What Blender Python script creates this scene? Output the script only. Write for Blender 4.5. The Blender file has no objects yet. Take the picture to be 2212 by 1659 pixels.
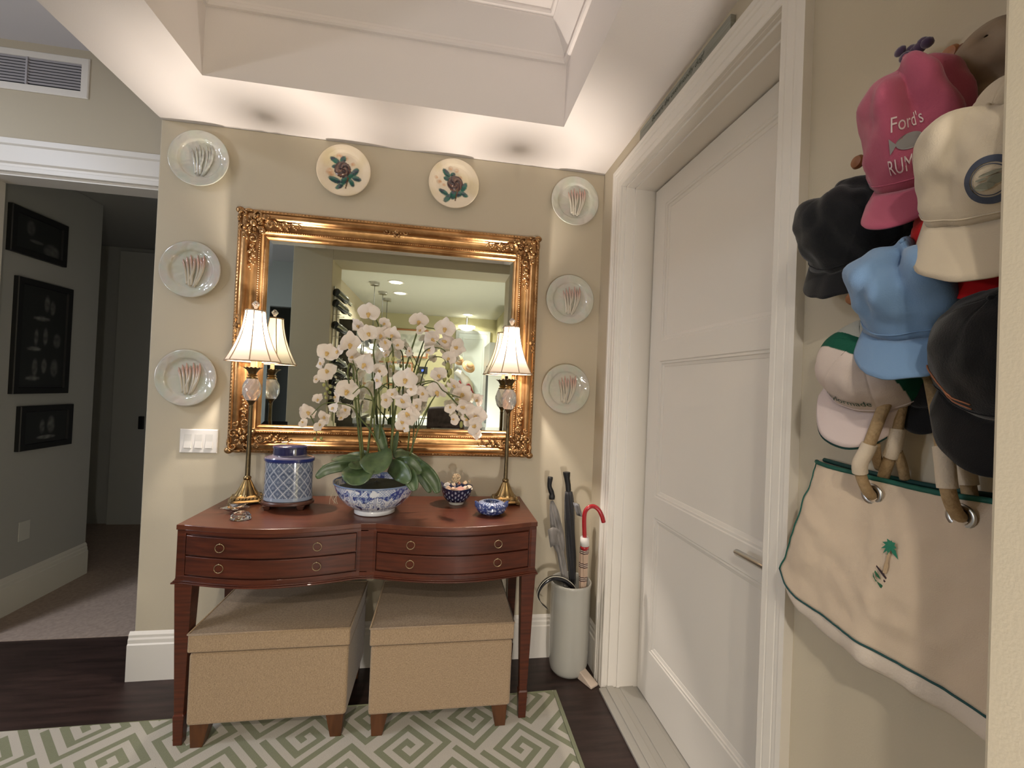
import bpy, bmesh, math, random
import numpy as np
from mathutils import Vector, Matrix, noise
random.seed(7)
PI = math.pi
sc = bpy.context.scene
COL = sc.collection

# ------------------------------------------------------------------ camera
F_PX = 931.6159
YAW, PITCH, ROLL = .1596, .0121, .0423
CAM = Vector((0, -2.2653, 1.42))
_d = Vector((math.sin(YAW)*math.cos(PITCH), math.cos(YAW)*math.cos(PITCH), math.sin(PITCH)))
_r0 = Vector((math.cos(YAW), -math.sin(YAW), 0)); _u0 = _r0.cross(_d)
_r = _r0*math.cos(ROLL) + _u0*math.sin(ROLL)
_u = -_r0*math.sin(ROLL) + _u0*math.cos(ROLL)
cam = bpy.data.cameras.new('camera'); cam.sensor_width = 36; cam.sensor_fit = 'HORIZONTAL'
cam.lens = F_PX/2212*36; cam.clip_start = .02; cam.clip_end = 60
camo = bpy.data.objects.new('camera', cam); COL.objects.link(camo)
camo.matrix_world = Matrix(((_r.x, _u.x, -_d.x, CAM.x), (_r.y, _u.y, -_d.y, CAM.y), (_r.z, _u.z, -_d.z, CAM.z), (0, 0, 0, 1)))
sc.camera = camo

def at(px, py, ax, val):
    """the point of the photograph's pixel on the plane axis=val"""
    v = _d*F_PX + _r*(px-1106) + _u*(829.5-py)
    i = 'xyz'.index(ax)
    return CAM + v*((val-CAM[i])/v[i])

# ------------------------------------------------------------------ world, exposure, lights
w = bpy.data.worlds.new('world'); sc.world = w; w.use_nodes = True
w.node_tree.nodes['Background'].inputs[0].default_value = (.9, .85, .8, 1)
w.node_tree.nodes['Background'].inputs[1].default_value = .02
sc.view_settings.view_transform = 'Standard'; sc.view_settings.look = 'None'
sc.view_settings.exposure = 0.48; sc.view_settings.gamma = 1; sc.view_settings.use_curve_mapping = False
sc.cycles.use_denoising = True; sc.cycles.max_bounces = 9; sc.cycles.diffuse_bounces = 5
sc.cycles.glossy_bounces = 5; sc.cycles.transmission_bounces = 7; sc.cycles.sample_clamp_indirect = 4
sc.cycles.caustics_refractive = False; sc.cycles.caustics_reflective = True
sc.cycles.blur_glossy = .5

def light(name, kind, loc, power, color, rot=(0, 0, 0), **kw):
    l = bpy.data.lights.new(name, kind); l.energy = power; l.color = color
    for k, v in kw.items(): setattr(l, k, v)
    o = bpy.data.objects.new(name, l); o.location = loc; o.rotation_euler = rot; COL.objects.link(o)
    return o
WARM = (1, .80, .58); CAN = (1, .90, .76)
P_CAN = 30
cans = [(-.65, -3.50), (-.66, -4.17), (.40, -5.62)]
for cx, cy in cans:
    light('recessed_lamp', 'AREA', (cx, cy, 2.715), P_CAN, CAN, shape='DISK', size=.12, spread=2.7)
light('foyer_tray_fill', 'AREA', (.05, -1.05, 3.035), 0.35, (1, .93, .86), shape='DISK', size=.5, spread=3.1)  # weak fill added inside the tray, which has no light of its own
light('living_room_fill', 'POINT', (-3.3, -1.7, 1.6), 36, (.92, .93, 1), shadow_soft_size=.12)  # invented fill out of view on the left, evens out foyer and soffit
for px_, py_ in ((-.93, -3.62), (-.90, -4.17), (-.90, -4.66)):
    light('pendant_bulb', 'POINT', (px_, py_, 1.90), 4, CAN, shadow_soft_size=.03)
light('kitchen_uplight_fill', 'POINT', (.30, -3.15, .62), 115, (1, .93, .86), shadow_soft_size=.10)  # added uplight without a fixture, lifts the soffit and mirror wall
light('hall_side_fill', 'AREA', (-3.0, -1.2, 3.06), 26, (.82, .88, 1), shape='DISK', size=.5)  # added cool fill for the dark hall side, no fixture behind it

# ------------------------------------------------------------------ materials
def lin(h):
    h = h.lstrip('#'); o = []
    for i in (0, 2, 4):
        c = int(h[i:i+2], 16)/255; o.append(c/12.92 if c <= .04045 else ((c+.055)/1.055)**2.4)
    return tuple(o)
MATS = {}
def mat(name, color, rough=.6, metal=0, spec=.5, bump=0, bscale=200, var=0, vscale=8, trans=0, ior=1.45, coat=0, emit=None, estr=0, sheen=0, stretch=None, attr=False, colB=None, alpha=1):
    if name in MATS: return MATS[name]
    m = bpy.data.materials.new(name); m.use_nodes = True; nt = m.node_tree; b = nt.nodes['Principled BSDF']
    c = lin(color) if isinstance(color, str) else color
    I = b.inputs
    I['Base Color'].default_value = (*c, 1); I['Roughness'].default_value = rough; I['Metallic'].default_value = metal
    I['Specular IOR Level'].default_value = spec; I['IOR'].default_value = ior; I['Transmission Weight'].default_value = trans
    I['Coat Weight'].default_value = coat; I['Sheen Weight'].default_value = sheen; I['Alpha'].default_value = alpha
    if emit: I['Emission Color'].default_value = (*emit, 1); I['Emission Strength'].default_value = estr
    tc = nt.nodes.new('ShaderNodeTexCoord'); vec = tc.outputs['Object']
    if stretch:
        mp = nt.nodes.new('ShaderNodeMapping'); mp.inputs['Scale'].default_value = stretch
        nt.links.new(vec, mp.inputs['Vector']); vec = mp.outputs['Vector']
    if attr:
        a = nt.nodes.new('ShaderNodeVertexColor'); a.layer_name = 'Col'
        nt.links.new(a.outputs['Color'], I['Base Color'])
    elif var or colB:
        n = nt.nodes.new('ShaderNodeTexNoise'); n.inputs['Scale'].default_value = vscale; n.inputs['Detail'].default_value = 6
        nt.links.new(vec, n.inputs['Vector'])
        r = nt.nodes.new('ShaderNodeValToRGB')
        cB = lin(colB) if isinstance(colB, str) else (colB or tuple(x*(1-var) for x in c))
        r.color_ramp.elements[0].color = (*cB, 1); r.color_ramp.elements[1].color = (*(min(1, x*(1+var)) for x in c), 1)
        r.color_ramp.elements[0].position = .3; r.color_ramp.elements[1].position = .7
        nt.links.new(n.outputs['Fac'], r.inputs['Fac']); nt.links.new(r.outputs['Color'], I['Base Color'])
    if bump:
        n2 = nt.nodes.new('ShaderNodeTexNoise'); n2.inputs['Scale'].default_value = bscale; n2.inputs['Detail'].default_value = 3
        nt.links.new(vec, n2.inputs['Vector'])
        bp = nt.nodes.new('ShaderNodeBump'); bp.inputs['Strength'].default_value = bump; bp.inputs['Distance'].default_value = .002
        nt.links.new(n2.outputs['Fac'], bp.inputs['Height']); nt.links.new(bp.outputs['Normal'], I['Normal'])
    MATS[name] = m
    return m
def weave(name, ca, cb, scale=420):
    if name in MATS: return MATS[name]
    m = mat(name, ca, .95, spec=.15, sheen=.2); nt = m.node_tree; b = nt.nodes['Principled BSDF']
    tc = nt.nodes.new('ShaderNodeTexCoord')
    outs = []
    for s in ((scale*.25, scale*.25, scale), (scale, scale, scale*.25)):
        mp = nt.nodes.new('ShaderNodeMapping'); mp.inputs['Scale'].default_value = s
        n = nt.nodes.new('ShaderNodeTexNoise'); n.inputs['Scale'].default_value = 1; n.inputs['Detail'].default_value = 3
        nt.links.new(tc.outputs['Object'], mp.inputs['Vector']); nt.links.new(mp.outputs['Vector'], n.inputs['Vector']); outs.append(n.outputs['Fac'])
    ad = nt.nodes.new('ShaderNodeMath'); ad.operation = 'ADD'; nt.links.new(outs[0], ad.inputs[0]); nt.links.new(outs[1], ad.inputs[1])
    r = nt.nodes.new('ShaderNodeValToRGB'); r.color_ramp.elements[0].position = .35; r.color_ramp.elements[1].position = .62
    r.color_ramp.elements[0].color = (*lin(cb), 1); r.color_ramp.elements[1].color = (*lin(ca), 1)
    hf = nt.nodes.new('ShaderNodeMath'); hf.operation = 'MULTIPLY'; hf.inputs[1].default_value = .5
    nt.links.new(ad.outputs[0], hf.inputs[0]); nt.links.new(hf.outputs[0], r.inputs['Fac']); nt.links.new(r.outputs['Color'], b.inputs['Base Color'])
    bp = nt.nodes.new('ShaderNodeBump'); bp.inputs['Strength'].default_value = .5; bp.inputs['Distance'].default_value = .001
    nt.links.new(hf.outputs[0], bp.inputs['Height']); nt.links.new(bp.outputs['Normal'], b.inputs['Normal'])
    return m

M_wall = mat('beige_wall_paint', (.50, .44, .335), .75, spec=.25, bump=.15, bscale=260)
M_wallK = mat('kitchen_wall_paint', (.44, .41, .25), .75, spec=.25, bump=.1)
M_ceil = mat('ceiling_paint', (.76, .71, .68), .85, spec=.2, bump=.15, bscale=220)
M_trim = mat('white_trim_paint', (.72, .68, .62), .38, spec=.45)
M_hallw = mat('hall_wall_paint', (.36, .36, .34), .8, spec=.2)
M_floor = mat('dark_wood_floor', (.030, .0165, .014), .42, spec=.5, var=.45, vscale=4, stretch=(1, 9, 1), bump=.12, bscale=60)
M_carpet = mat('hall_carpet', (.42, .33, .27), .95, spec=.1, bump=.8, bscale=500, var=.12, vscale=60)
M_wood = mat('mahogany', (.092, .022, .010), .36, spec=.4, coat=.10, colB=(.040, .011, .006), vscale=9, stretch=(.6, 3, 9))
M_woodtop = mat('mahogany_top', (.120, .036, .018), .32, spec=.4, coat=.15, colB=(.075, .022, .011), vscale=7, stretch=(.7, 7, 1))
M_leg = mat('walnut_foot', (.095, .035, .012), .4, colB=(.05, .018, .006), vscale=14, stretch=(3, 3, .5))
M_gold = mat('antique_gold', (.52, .30, .13), .32, metal=.9, colB=(.30, .155, .06), vscale=16, bump=.25, bscale=90)
M_goldD = mat('antique_gold_carved', (.52, .31, .14), .28, metal=.9, colB=(.17, .085, .035), vscale=30, bump=.3, bscale=140)
M_brass = mat('antique_brass', (.42, .29, .13), .28, metal=1, colB=(.17, .12, .06), vscale=26, bump=.1, bscale=90)
M_brassD = mat('dark_brass', (.16, .12, .065), .38, metal=.95, colB=(.08, .06, .035), vscale=40)
M_pull = mat('aged_brass_pull', (.36, .27, .16), .35, metal=1)
M_mirror = mat('mirror_silver', (.70, .75, .69), .0, metal=1)
M_black = mat('black_rubber', (.008, .008, .009), .55)
M_chrome = mat('brushed_nickel', (.55, .54, .52), .28, metal=1)
M_fab = weave('oatmeal_linen', '#A08A70', '#7C6853', 620)
M_green = mat('orchid_leaf', (.075, .12, .045), .34, spec=.6, colB=(.035, .065, .025), vscale=20, stretch=(2, 2, 2))
M_stem = mat('orchid_stem', (.11, .13, .03), .5, colB=(.05, .07, .02), vscale=30)
M_bud = mat('orchid_bud', (.30, .30, .10), .5)
M_lip = mat('orchid_lip', (.62, .42, .16), .6)
M_moss = mat('planter_moss', (.02, .022, .012), 1, bump=1, bscale=120)
M_stand = mat('celadon_glaze', (.40, .39, .35), .16, spec=.6, coat=.5, bump=.08, bscale=14)
M_crystal = mat('crystal_glass', (.97, .97, 1), .03, trans=1, ior=1.5)
def paint_mat(name, rough=.2, coat=.4, bump=0, metal=0):
    return mat(name, (1, 1, 1), rough, coat=coat, attr=True, bump=bump, bscale=60, metal=metal)
M_porc = paint_mat('painted_porcelain', .12, .6)
M_embroid = paint_mat('embroidery', .85, 0)

def petal_mat():
    m = bpy.data.materials.new('orchid_petal'); m.use_nodes = True; nt = m.node_tree
    b = nt.nodes['Principled BSDF']; b.inputs['Base Color'].default_value = (.90, .83, .77, 1); b.inputs['Roughness'].default_value = .65
    b.inputs['Specular IOR Level'].default_value = .25
    t = nt.nodes.new('ShaderNodeBsdfTranslucent'); t.inputs[0].default_value = (.88, .80, .72, 1)
    mx = nt.nodes.new('ShaderNodeMixShader'); mx.inputs[0].default_value = .35
    nt.links.new(b.outputs[0], mx.inputs[1]); nt.links.new(t.outputs[0], mx.inputs[2]); nt.links.new(mx.outputs[0], nt.nodes['Material Output'].inputs[0])
    return m
M_petal = petal_mat()
def shade_mat():
    m = bpy.data.materials.new('silk_lampshade'); m.use_nodes = True; nt = m.node_tree
    b = nt.nodes['Principled BSDF']; b.inputs['Base Color'].default_value = (.80, .72, .62, 1); b.inputs['Roughness'].default_value = .9
    b.inputs['Specular IOR Level'].default_value = .1
    t = nt.nodes.new('ShaderNodeBsdfTranslucent'); t.inputs[0].default_value = (.86, .74, .58, 1)
    mx = nt.nodes.new('ShaderNodeMixShader'); mx.inputs[0].default_value = .085
    nt.links.new(b.outputs[0], mx.inputs[1]); nt.links.new(t.outputs[0], mx.inputs[2]); nt.links.new(mx.outputs[0], nt.nodes['Material Output'].inputs[0])
    return m
M_shade = shade_mat()

# ------------------------------------------------------------------ mesh helpers
class MB:
    def __init__(s): s.v = []; s.f = []; s.c = None
    def add(s, vs, fs):
        n = len(s.v); s.v += [tuple(p) for p in vs]; s.f += [tuple(i+n for i in f) for f in fs]; return s
    def box(s, x0, x1, y0, y1, z0, z1):
        x0, x1 = min(x0, x1), max(x0, x1); y0, y1 = min(y0, y1), max(y0, y1); z0, z1 = min(z0, z1), max(z0, z1)
        return s.add([(x0, y0, z0), (x1, y0, z0), (x1, y1, z0), (x0, y1, z0), (x0, y0, z1), (x1, y0, z1), (x1, y1, z1), (x0, y1, z1)],
                     [(0, 3, 2, 1), (4, 5, 6, 7), (0, 1, 5, 4), (1, 2, 6, 5), (2, 3, 7, 6), (3, 0, 4, 7)])
    def rings(s, rings, close=True, cap=True):
        """rings: list of point lists of the same length joined by quads"""
        n = len(rings[0]); vs = [p for r in rings for p in r]; fs = []
        for i in range(len(rings)-1):
            for j in range(n if close else n-1):
                a = i*n+j; b = i*n+(j+1) % n; fs.append((a, b, b+n, a+n))
        if cap and close:
            fs.append(tuple(range(n-1, -1, -1))); fs.append(tuple((len(rings)-1)*n+j for j in range(n)))
        return s.add(vs, fs)
    def lathe(s, prof, o=(0, 0, 0), n=40, ax='z', sx=1, sy=1, cap=True, twist=None):
        rs = []
        for r, h in prof:
            ring = []
            for k in range(n):
                a = 2*PI*k/n; x = r*math.cos(a)*sx; y = r*math.sin(a)*sy
                p = (x, y, h) if ax == 'z' else ((x, -h, y) if ax == 'y' else (-h, x, y))
                ring.append((p[0]+o[0], p[1]+o[1], p[2]+o[2]))
            rs.append(ring)
        return s.rings(rs, True, cap)
    def tube(s, pts, rad, n=8, cap=True):
        pts = [Vector(p) for p in pts]
        rs = []
        prev = None
        for i, p in enumerate(pts):
            t = (pts[min(i+1, len(pts)-1)]-pts[max(i-1, 0)])
            if t.length < 1e-9: t = Vector((0, 0, 1))
            t.normalize()
            if prev is None:
                a = Vector((0, 0, 1)) if abs(t.z) < .9 else Vector((1, 0, 0))
                prev = t.cross(a).normalized()
            else:
                prev = (prev - t*prev.dot(t)).normalized()
            q = t.cross(prev)
            r = rad[i] if isinstance(rad, (list, tuple)) else rad
            rs.append([p + prev*math.cos(2*PI*k/n)*r + q*math.sin(2*PI*k/n)*r for k in range(n)])
        return s.rings(rs, True, cap)
    def ball(s, c, r, n=10, m=7, M=None):
        if not isinstance(r, (tuple, list)): r = (r, r, r)
        rs = []
        for i in range(m+1):
            ph = PI*i/m; rr = max(math.sin(ph), .02)
            ring = [Vector((r[0]*rr*math.cos(2*PI*k/n), r[1]*rr*math.sin(2*PI*k/n), -r[2]*math.cos(ph))) for k in range(n)]
            if M: ring = [M @ p for p in ring]
            rs.append([p+Vector(c) for p in ring])
        return s.rings(rs)
    def grid(s, fn, nu, nv):
        vs = [fn(i/nu, j/nv) for j in range(nv+1) for i in range(nu+1)]
        fs = [(j*(nu+1)+i, j*(nu+1)+i+1, (j+1)*(nu+1)+i+1, (j+1)*(nu+1)+i) for j in range(nv) for i in range(nu)]
        return s.add(vs, fs)
    def prism(s, poly, z0, z1):
        return s.rings([[(x, y, z0) for x, y in poly], [(x, y, z1) for x, y in poly]])
    def build(s, name, m, parent=None, smooth=False, bevel=0, seg=2, solid=0, sub=0, auto=None, paint=None):
        me = bpy.data.meshes.new(name); me.from_pydata(s.v, [], s.f)
        bm = bmesh.new(); bm.from_mesh(me); bmesh.ops.recalc_face_normals(bm, faces=bm.faces); bm.to_mesh(me); bm.free()
        for mm in (m if isinstance(m, (list, tuple)) else [m]): me.materials.append(mm)
        if smooth or auto: me.polygons.foreach_set('use_smooth', [True]*len(me.polygons))
        if auto: me.set_sharp_from_angle(angle=math.radians(auto))
        if paint:
            at_ = me.color_attributes.new('Col', 'FLOAT_COLOR', 'POINT')
            for i, v in enumerate(me.vertices): at_.data[i].color = (*paint(v.co), 1)
        o = bpy.data.objects.new(name, me); COL.objects.link(o)
        if parent:
            o.parent = parent; o.matrix_parent_inverse = parent.matrix_world.inverted()
        if solid: md = o.modifiers.new('s', 'SOLIDIFY'); md.thickness = solid; md.offset = 0
        if bevel: md = o.modifiers.new('b', 'BEVEL'); md.width = bevel; md.segments = seg; md.limit_method = 'ANGLE'; md.angle_limit = .6
        if sub: md = o.modifiers.new('u', 'SUBSURF'); md.levels = sub; md.render_levels = sub
        return o

def thing(name, loc, label, cat, group=None):
    o = bpy.data.objects.new(name, None); o.empty_display_size = .05; COL.objects.link(o)
    o.location = loc; o.matrix_world = Matrix.Translation(Vector(loc))
    o['label'] = label; o['category'] = cat
    if group: o['group'] = group
    return o
def tag(o, label, cat, group=None, kind=None):
    o['label'] = label; o['category'] = cat
    if group: o['group'] = group
    if kind: o['kind'] = kind
    return o
def struct(o, label=None, cat=None):
    o['kind'] = 'structure'
    if label: o['label'] = label
    if cat: o['category'] = cat
    return o
def dup(o, parent=None, M=None):
    c = o.copy(); COL.objects.link(c); c.parent = parent
    for ch in list(o.children): dup(ch, c)
    return c
def spline(pts, n=8):
    """Catmull-Rom through points"""
    P = [Vector(p) for p in pts]
    if len(P) < 3: return P
    P = [P[0]*2-P[1]]+P+[P[-1]*2-P[-2]]; out = []
    for i in range(1, len(P)-2):
        a, b, c, d = P[i-1], P[i], P[i+1], P[i+2]
        for k in range(n):
            t = k/n
            out.append(.5*((2*b)+(c-a)*t+(2*a-5*b+4*c-d)*t*t+(3*b-a-3*c+d)*t**3))
    out.append(P[-2]); return out
def text_mesh(txt, size, m, name, parent=None, fn=None, shear=0, extrude=0):
    cu = bpy.data.curves.new('t', 'FONT'); cu.body = txt; cu.size = size; cu.shear = shear; cu.extrude = extrude; cu.align_x = 'CENTER'; cu.resolution_u = 3
    ob = bpy.data.objects.new('t', cu); COL.objects.link(ob)
    bpy.context.view_layer.update()
    me = bpy.data.meshes.new_from_object(ob.evaluated_get(bpy.context.evaluated_depsgraph_get()))
    bpy.data.objects.remove(ob); bpy.data.curves.remove(cu)
    me.name = name
    me.materials.clear(); me.materials.append(m)
    if fn:
        for v in me.vertices: v.co = fn(v.co)
    o = bpy.data.objects.new(name, me); COL.objects.link(o)
    if parent: o.parent = parent; o.matrix_parent_inverse = parent.matrix_world.inverted()
    return o

# ================================================================== THE SETTING
XL, XR, ZC = -1.363, .832, 2.624          # mirror wall left end, right wall, soffit height
YF0, YF1 = -1.88, -2.22                   # the opening wall behind the hats
struct(MB().box(XL, 1.25, 0, .30, 0, ZC).build('wall_back', M_wall, bevel=.006), 'beige wall behind the gilt mirror and console', 'wall')
b = MB(); b.box(XR, 1.25, -.272, 0, 0, ZC); b.box(XR, 1.25, -1.298, -.272, 2.448, ZC); b.box(XR, 1.25, YF0, -1.298, 0, ZC)
struct(b.build('wall_right', M_wall), 'beige wall around the white door, behind the hats', 'wall')
b = MB(); b.box(XL, -1.026, YF1, YF0, 0, ZC); b.box(.60, 1.25, YF1, YF0, 0, ZC); b.box(-1.026, .60, YF1, YF0, 2.525, ZC)
struct(b.build('wall_front', M_wall, bevel=.004), 'beige wall with the wide cased opening, its edge right of the hats', 'wall')
# floor
struct(MB().box(-4.2, 1.3, -6.4, .372, -.1, 0).build('floor', M_floor), 'dark espresso wood floor', 'floor')
struct(MB().box(-4.2, XL+.3, .372, 2.6, -.1, .006).build('floor_hall_carpet', M_carpet), 'beige carpet in the dark hallway', 'carpet')
# soffit ring and tray
hx0, hx1, hy0, hy1 = -1.0035, .4945, -.3686, -1.5114
b = MB(); T = 3.3
b.box(XL, hx0, YF1, .3, ZC, T); b.box(hx1, 1.25, YF1, .3, ZC, T); b.box(hx0, hx1, hy0, .3, ZC, T); b.box(hx0, hx1, YF1, hy1, ZC, T)
struct(b.build('ceiling', M_ceil), 'dropped ceiling border around the recessed tray', 'ceiling')
def loops(ls):
    rs = []
    for ins, z in ls: rs.append([(hx0+ins, hy1+ins, z), (hx1-ins, hy1+ins, z), (hx1-ins, hy0-ins, z), (hx0+ins, hy0-ins, z)])
    return rs
struct(MB().rings(loops([(.0, 2.905), (.012, 2.905), (.018, 2.912), (.018, 2.924), (.012, 2.93), (.014, 2.938), (.028, 2.955), (.05, 2.985), (.08, 3.02), (.092, 3.03), (.092, 3.036), (.104, 3.038), (.108, 3.046), (.108, 3.056)]), True, False)
       .build('trim_1', M_ceil, auto=25), 'crown moulding around the tray ceiling', 'moulding')
struct(MB().box(hx0, hx1, hy1, hy0, 3.054, 3.1).build('ceiling_tray', M_ceil), 'flat top of the recessed tray ceiling', 'ceiling')
# higher ceiling at the left
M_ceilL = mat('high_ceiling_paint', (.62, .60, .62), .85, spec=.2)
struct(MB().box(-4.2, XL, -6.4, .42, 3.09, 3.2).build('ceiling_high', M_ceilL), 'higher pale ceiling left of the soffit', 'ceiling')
# wall with vent over hallway opening
b = MB(); b.box(-4.2, -2.345, .30, .42, 0, 3.1); b.box(-2.345, XL, .30, .42, 2.414, 3.1); b.box(-1.42, XL, .30, .42, 0, 2.414)
struct(b.build('wall_hall_entry', M_wall), 'beige wall over the hallway opening with the air vent', 'wall')
# hallway box
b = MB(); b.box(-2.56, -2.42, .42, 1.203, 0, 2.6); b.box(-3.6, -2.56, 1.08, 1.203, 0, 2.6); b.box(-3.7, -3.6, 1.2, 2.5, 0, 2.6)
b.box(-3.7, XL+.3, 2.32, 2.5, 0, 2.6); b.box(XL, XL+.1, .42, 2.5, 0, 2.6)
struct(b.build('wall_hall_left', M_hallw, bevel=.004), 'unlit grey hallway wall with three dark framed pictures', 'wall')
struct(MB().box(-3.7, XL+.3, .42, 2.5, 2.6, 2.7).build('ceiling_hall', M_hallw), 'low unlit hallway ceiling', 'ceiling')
# hallway far door
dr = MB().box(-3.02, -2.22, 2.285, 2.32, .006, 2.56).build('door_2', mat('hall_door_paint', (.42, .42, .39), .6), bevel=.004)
struct(dr, 'pale door at the far end of the dark hallway', 'door')
MB().box(-2.785, -2.745, 2.262, 2.285, .90, 1.02).build('door_lock_plate', M_black, dr, bevel=.004)
# ---- baseboards: profile swept (out, z)
BP = [(.0, 0), (.018, 0), (.018, .165), (.013, .171), (.013, .188), (.009, .196), (.009, .208), (.004, .216), (.0, .222)]
def base_x(name, x0, x1, y, lab, ret=None):        # facing -y along x
    b = MB().rings([[(x, y-o, z) for o, z in BP] for x in (x0, x1)])
    return struct(b.build(name, M_trim, auto=20), lab, 'baseboard')
base_x('baseboard_back', XL-.018, .77, 0, 'tall white baseboard under the mirror wall')
def base_y(name, x, y0, y1, lab, m=M_trim, s=-1):
    b = MB().rings([[(x+s*o, y, z) for o, z in BP] for y in (y0, y1)])
    return struct(b.build(name, m, auto=20), lab, 'baseboard')
base_y('baseboard_right', XR, -.205, 0, 'short white baseboard between corner and door casing')
base_y('baseboard_left', XL, .0, .30, 'white baseboard wrapping the left end of the mirror wall')
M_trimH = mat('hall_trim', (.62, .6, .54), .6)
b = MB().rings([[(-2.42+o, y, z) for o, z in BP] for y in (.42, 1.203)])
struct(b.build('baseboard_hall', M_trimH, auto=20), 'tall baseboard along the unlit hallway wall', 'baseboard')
# ---- hallway opening casing (head + left leg)
b = MB()
HP = [(0, 2.414), (-.022, 2.414), (-.022, 2.436), (-.016, 2.440), (-.016, 2.452), (-.026, 2.46), (-.026, 2.54), (-.034, 2.548), (-.034, 2.575), (0, 2.575)]
b.rings([[(x, .30+o, z) for o, z in HP] for x in (-2.52, XL-.0)])
b.box(-2.52, -2.345, .275, .30, 0, 2.414); b.box(-2.345, -2.335, .30, .42, 0, 2.414)
b.box(-2.345, XL-.06, .30, .42, 2.399, 2.414)
struct(b.build('trim_2', M_trim, auto=20), 'white casing over the hallway opening', 'casing')

# ---- the door and casing on the right wall
cx = .808
def casing_profile():   # (offset from inner edge outward, thickness)
    return [(0, 0), (0, .016), (.003, .018), (.018, .018), (.020, .0165), (.022, .0165), (.026, .0195), (.048, .0195), (.050, .018), (.052, .018), (.056, .021), (.066, .0215), (.070, .025), (.085, .025), (.085, 0)]
def casing(ylo, yhi, ztop, name, lab):
    b = MB(); P = casing_profile(); rs = []
    # path: up near side, across, down far side (facing -x)
    def ring(cy, cz, dy, dz): return [(XR-t, cy+dy*o, cz+dz*o) for o, t in P]
    rs = [ring(ylo, 0, -1, 0), ring(ylo, ztop, -1, 1.15), ring(yhi, ztop, 1, 1.15), ring(yhi, 0, 1, 0)]
    b.rings(rs)
    return struct(b.build(name, M_trim, auto=20), lab, 'casing')
casing(-1.289, -.280, 2.433, 'trim_3', 'white moulded casing around the tall door')
b = MB()   # jamb lining with stop
for xa, e in ((XR-.004, .0), (.843, .008), (.886, .016)):
    b.box(xa, 1.03, -.281-e, -.270, 0, 2.45); b.box(xa, 1.03, -1.300, -1.288+e, 0, 2.45); b.box(xa, 1.03, -1.29, -.280, 2.432-e, 2.45)
struct(b.build('trim_4', M_trim, bevel=.002), 'white door jamb lining', 'jamb')
# door leaf with three sunk panels
DX = .9875
door = thing('door_1', (DX+.02, -.80, 0), 'tall white three-panel door with lever handle', 'door'); door['kind'] = 'structure'
pan = [(.243, .858), (.953, 1.579), (1.671, 2.315)]
yl, yr = -.402, -1.155
b = MB(); y0, y1 = -.305, -1.265; z0, z1 = .018, 2.408
b.box(DX, DX+.04, yl, y0, z0, z1); b.box(DX, DX+.04, y1, yr, z0, z1)
zz = [z0]+[v for p in pan for v in p]+[z1]
for i in range(0, len(zz), 2): b.box(DX, DX+.04, yr, yl, zz[i], zz[i+1])
b.build('door_leaf', M_trim, door)
for a, c in pan:
    b = MB(); rs = []
    for ins, dx in ((0, 0), (.004, .004), (.012, .0035), (.015, .008), (.026, .011), (.028, .013)):
        rs.append([(DX+dx, yl-ins, a+ins), (DX+dx, yr+ins, a+ins), (DX+dx, yr+ins, c-ins), (DX+dx, yl-ins, c-ins)])
    b.rings(rs, True, False); n = len(b.v)
    b.f.append((n-4, n-3, n-2, n-1))
    b.build('door_panel', M_trim, door, auto=20)
h = MB(); h.lathe([(.026, 0), (.026, .008), (.02, .011)], (DX, -1.185, .937), ax='x', n=24)
h.tube([(DX, -1.185, .937), (DX-.045, -1.185, .937)], .010, 14)
h.build('handle_rose', M_chrome, door, auto=30)
MB().tube([(DX-.047, -1.196, .937), (DX-.047, -1.030, .935), (DX-.047, -1.024, .935)], [.0105, .0105, .008], 16).build('lever_handle', M_chrome, door, auto=30)
b = MB(); b.box(.80, 1.06, -1.28, -.29, 0, .012); b.box(.835, .87, -1.28, -.29, .012, .018); b.box(.90, .97, -1.28, -.29, .012, .016)
struct(b.build('trim_5', mat('metal_threshold', (.42, .40, .36), .4, metal=.3), bevel=.003), 'grey threshold strip under the white door', 'threshold')
struct(MB().box(1.03, 1.05, -1.28, -.29, 0, 2.42).build('trim_6', M_trim), None)
# fake outer shell walls behind camera: kitchen
b = MB(); b.box(-1.45, XL+.02, -6.4, YF1, 0, 2.74); struct(b.build('wall_kitchen_left', M_wall), 'kitchen side wall seen in the mirror', 'wall')
b = MB(); b.box(-1.45, 1.3, -6.14, -6.03, 0, 2.9); struct(b.build('wall_kitchen_far', M_wallK), 'yellow kitchen wall seen in the mirror', 'wall')
b = MB(); b.box(.98, 1.1, -6.1, YF1, 0, 2.9); struct(b.build('wall_kitchen_right', M_wallK), 'right kitchen wall seen in the mirror', 'wall')
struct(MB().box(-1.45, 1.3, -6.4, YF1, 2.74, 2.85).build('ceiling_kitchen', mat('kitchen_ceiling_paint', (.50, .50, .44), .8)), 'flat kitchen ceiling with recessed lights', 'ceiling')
b = MB(); b.box(-4.3, -4.2, -6.4, .42, 0, 3.2); b.box(-4.2, -1.45, -6.5, -6.4, 0, 3.2); b.box(-4.2, -3.0, -4.4, -4.3, 0, 3.1); b.box(-2.0, -1.45, -4.4, -4.3, 0, 3.1); b.box(-3.0, -2.0, -4.4, -4.3, 2.45, 3.1)
struct(b.build('wall_living', mat('living_wall_paint', (.42, .44, .43), .8)), 'pale blue-grey wall beyond the left of the foyer', 'wall')
struct(MB().box(-2.1, -1.45, -4.3, -4.27, 2.37, 2.47).build('trim_7', M_trim), 'pale casing seen at the left of the mirror', 'casing')

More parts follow.
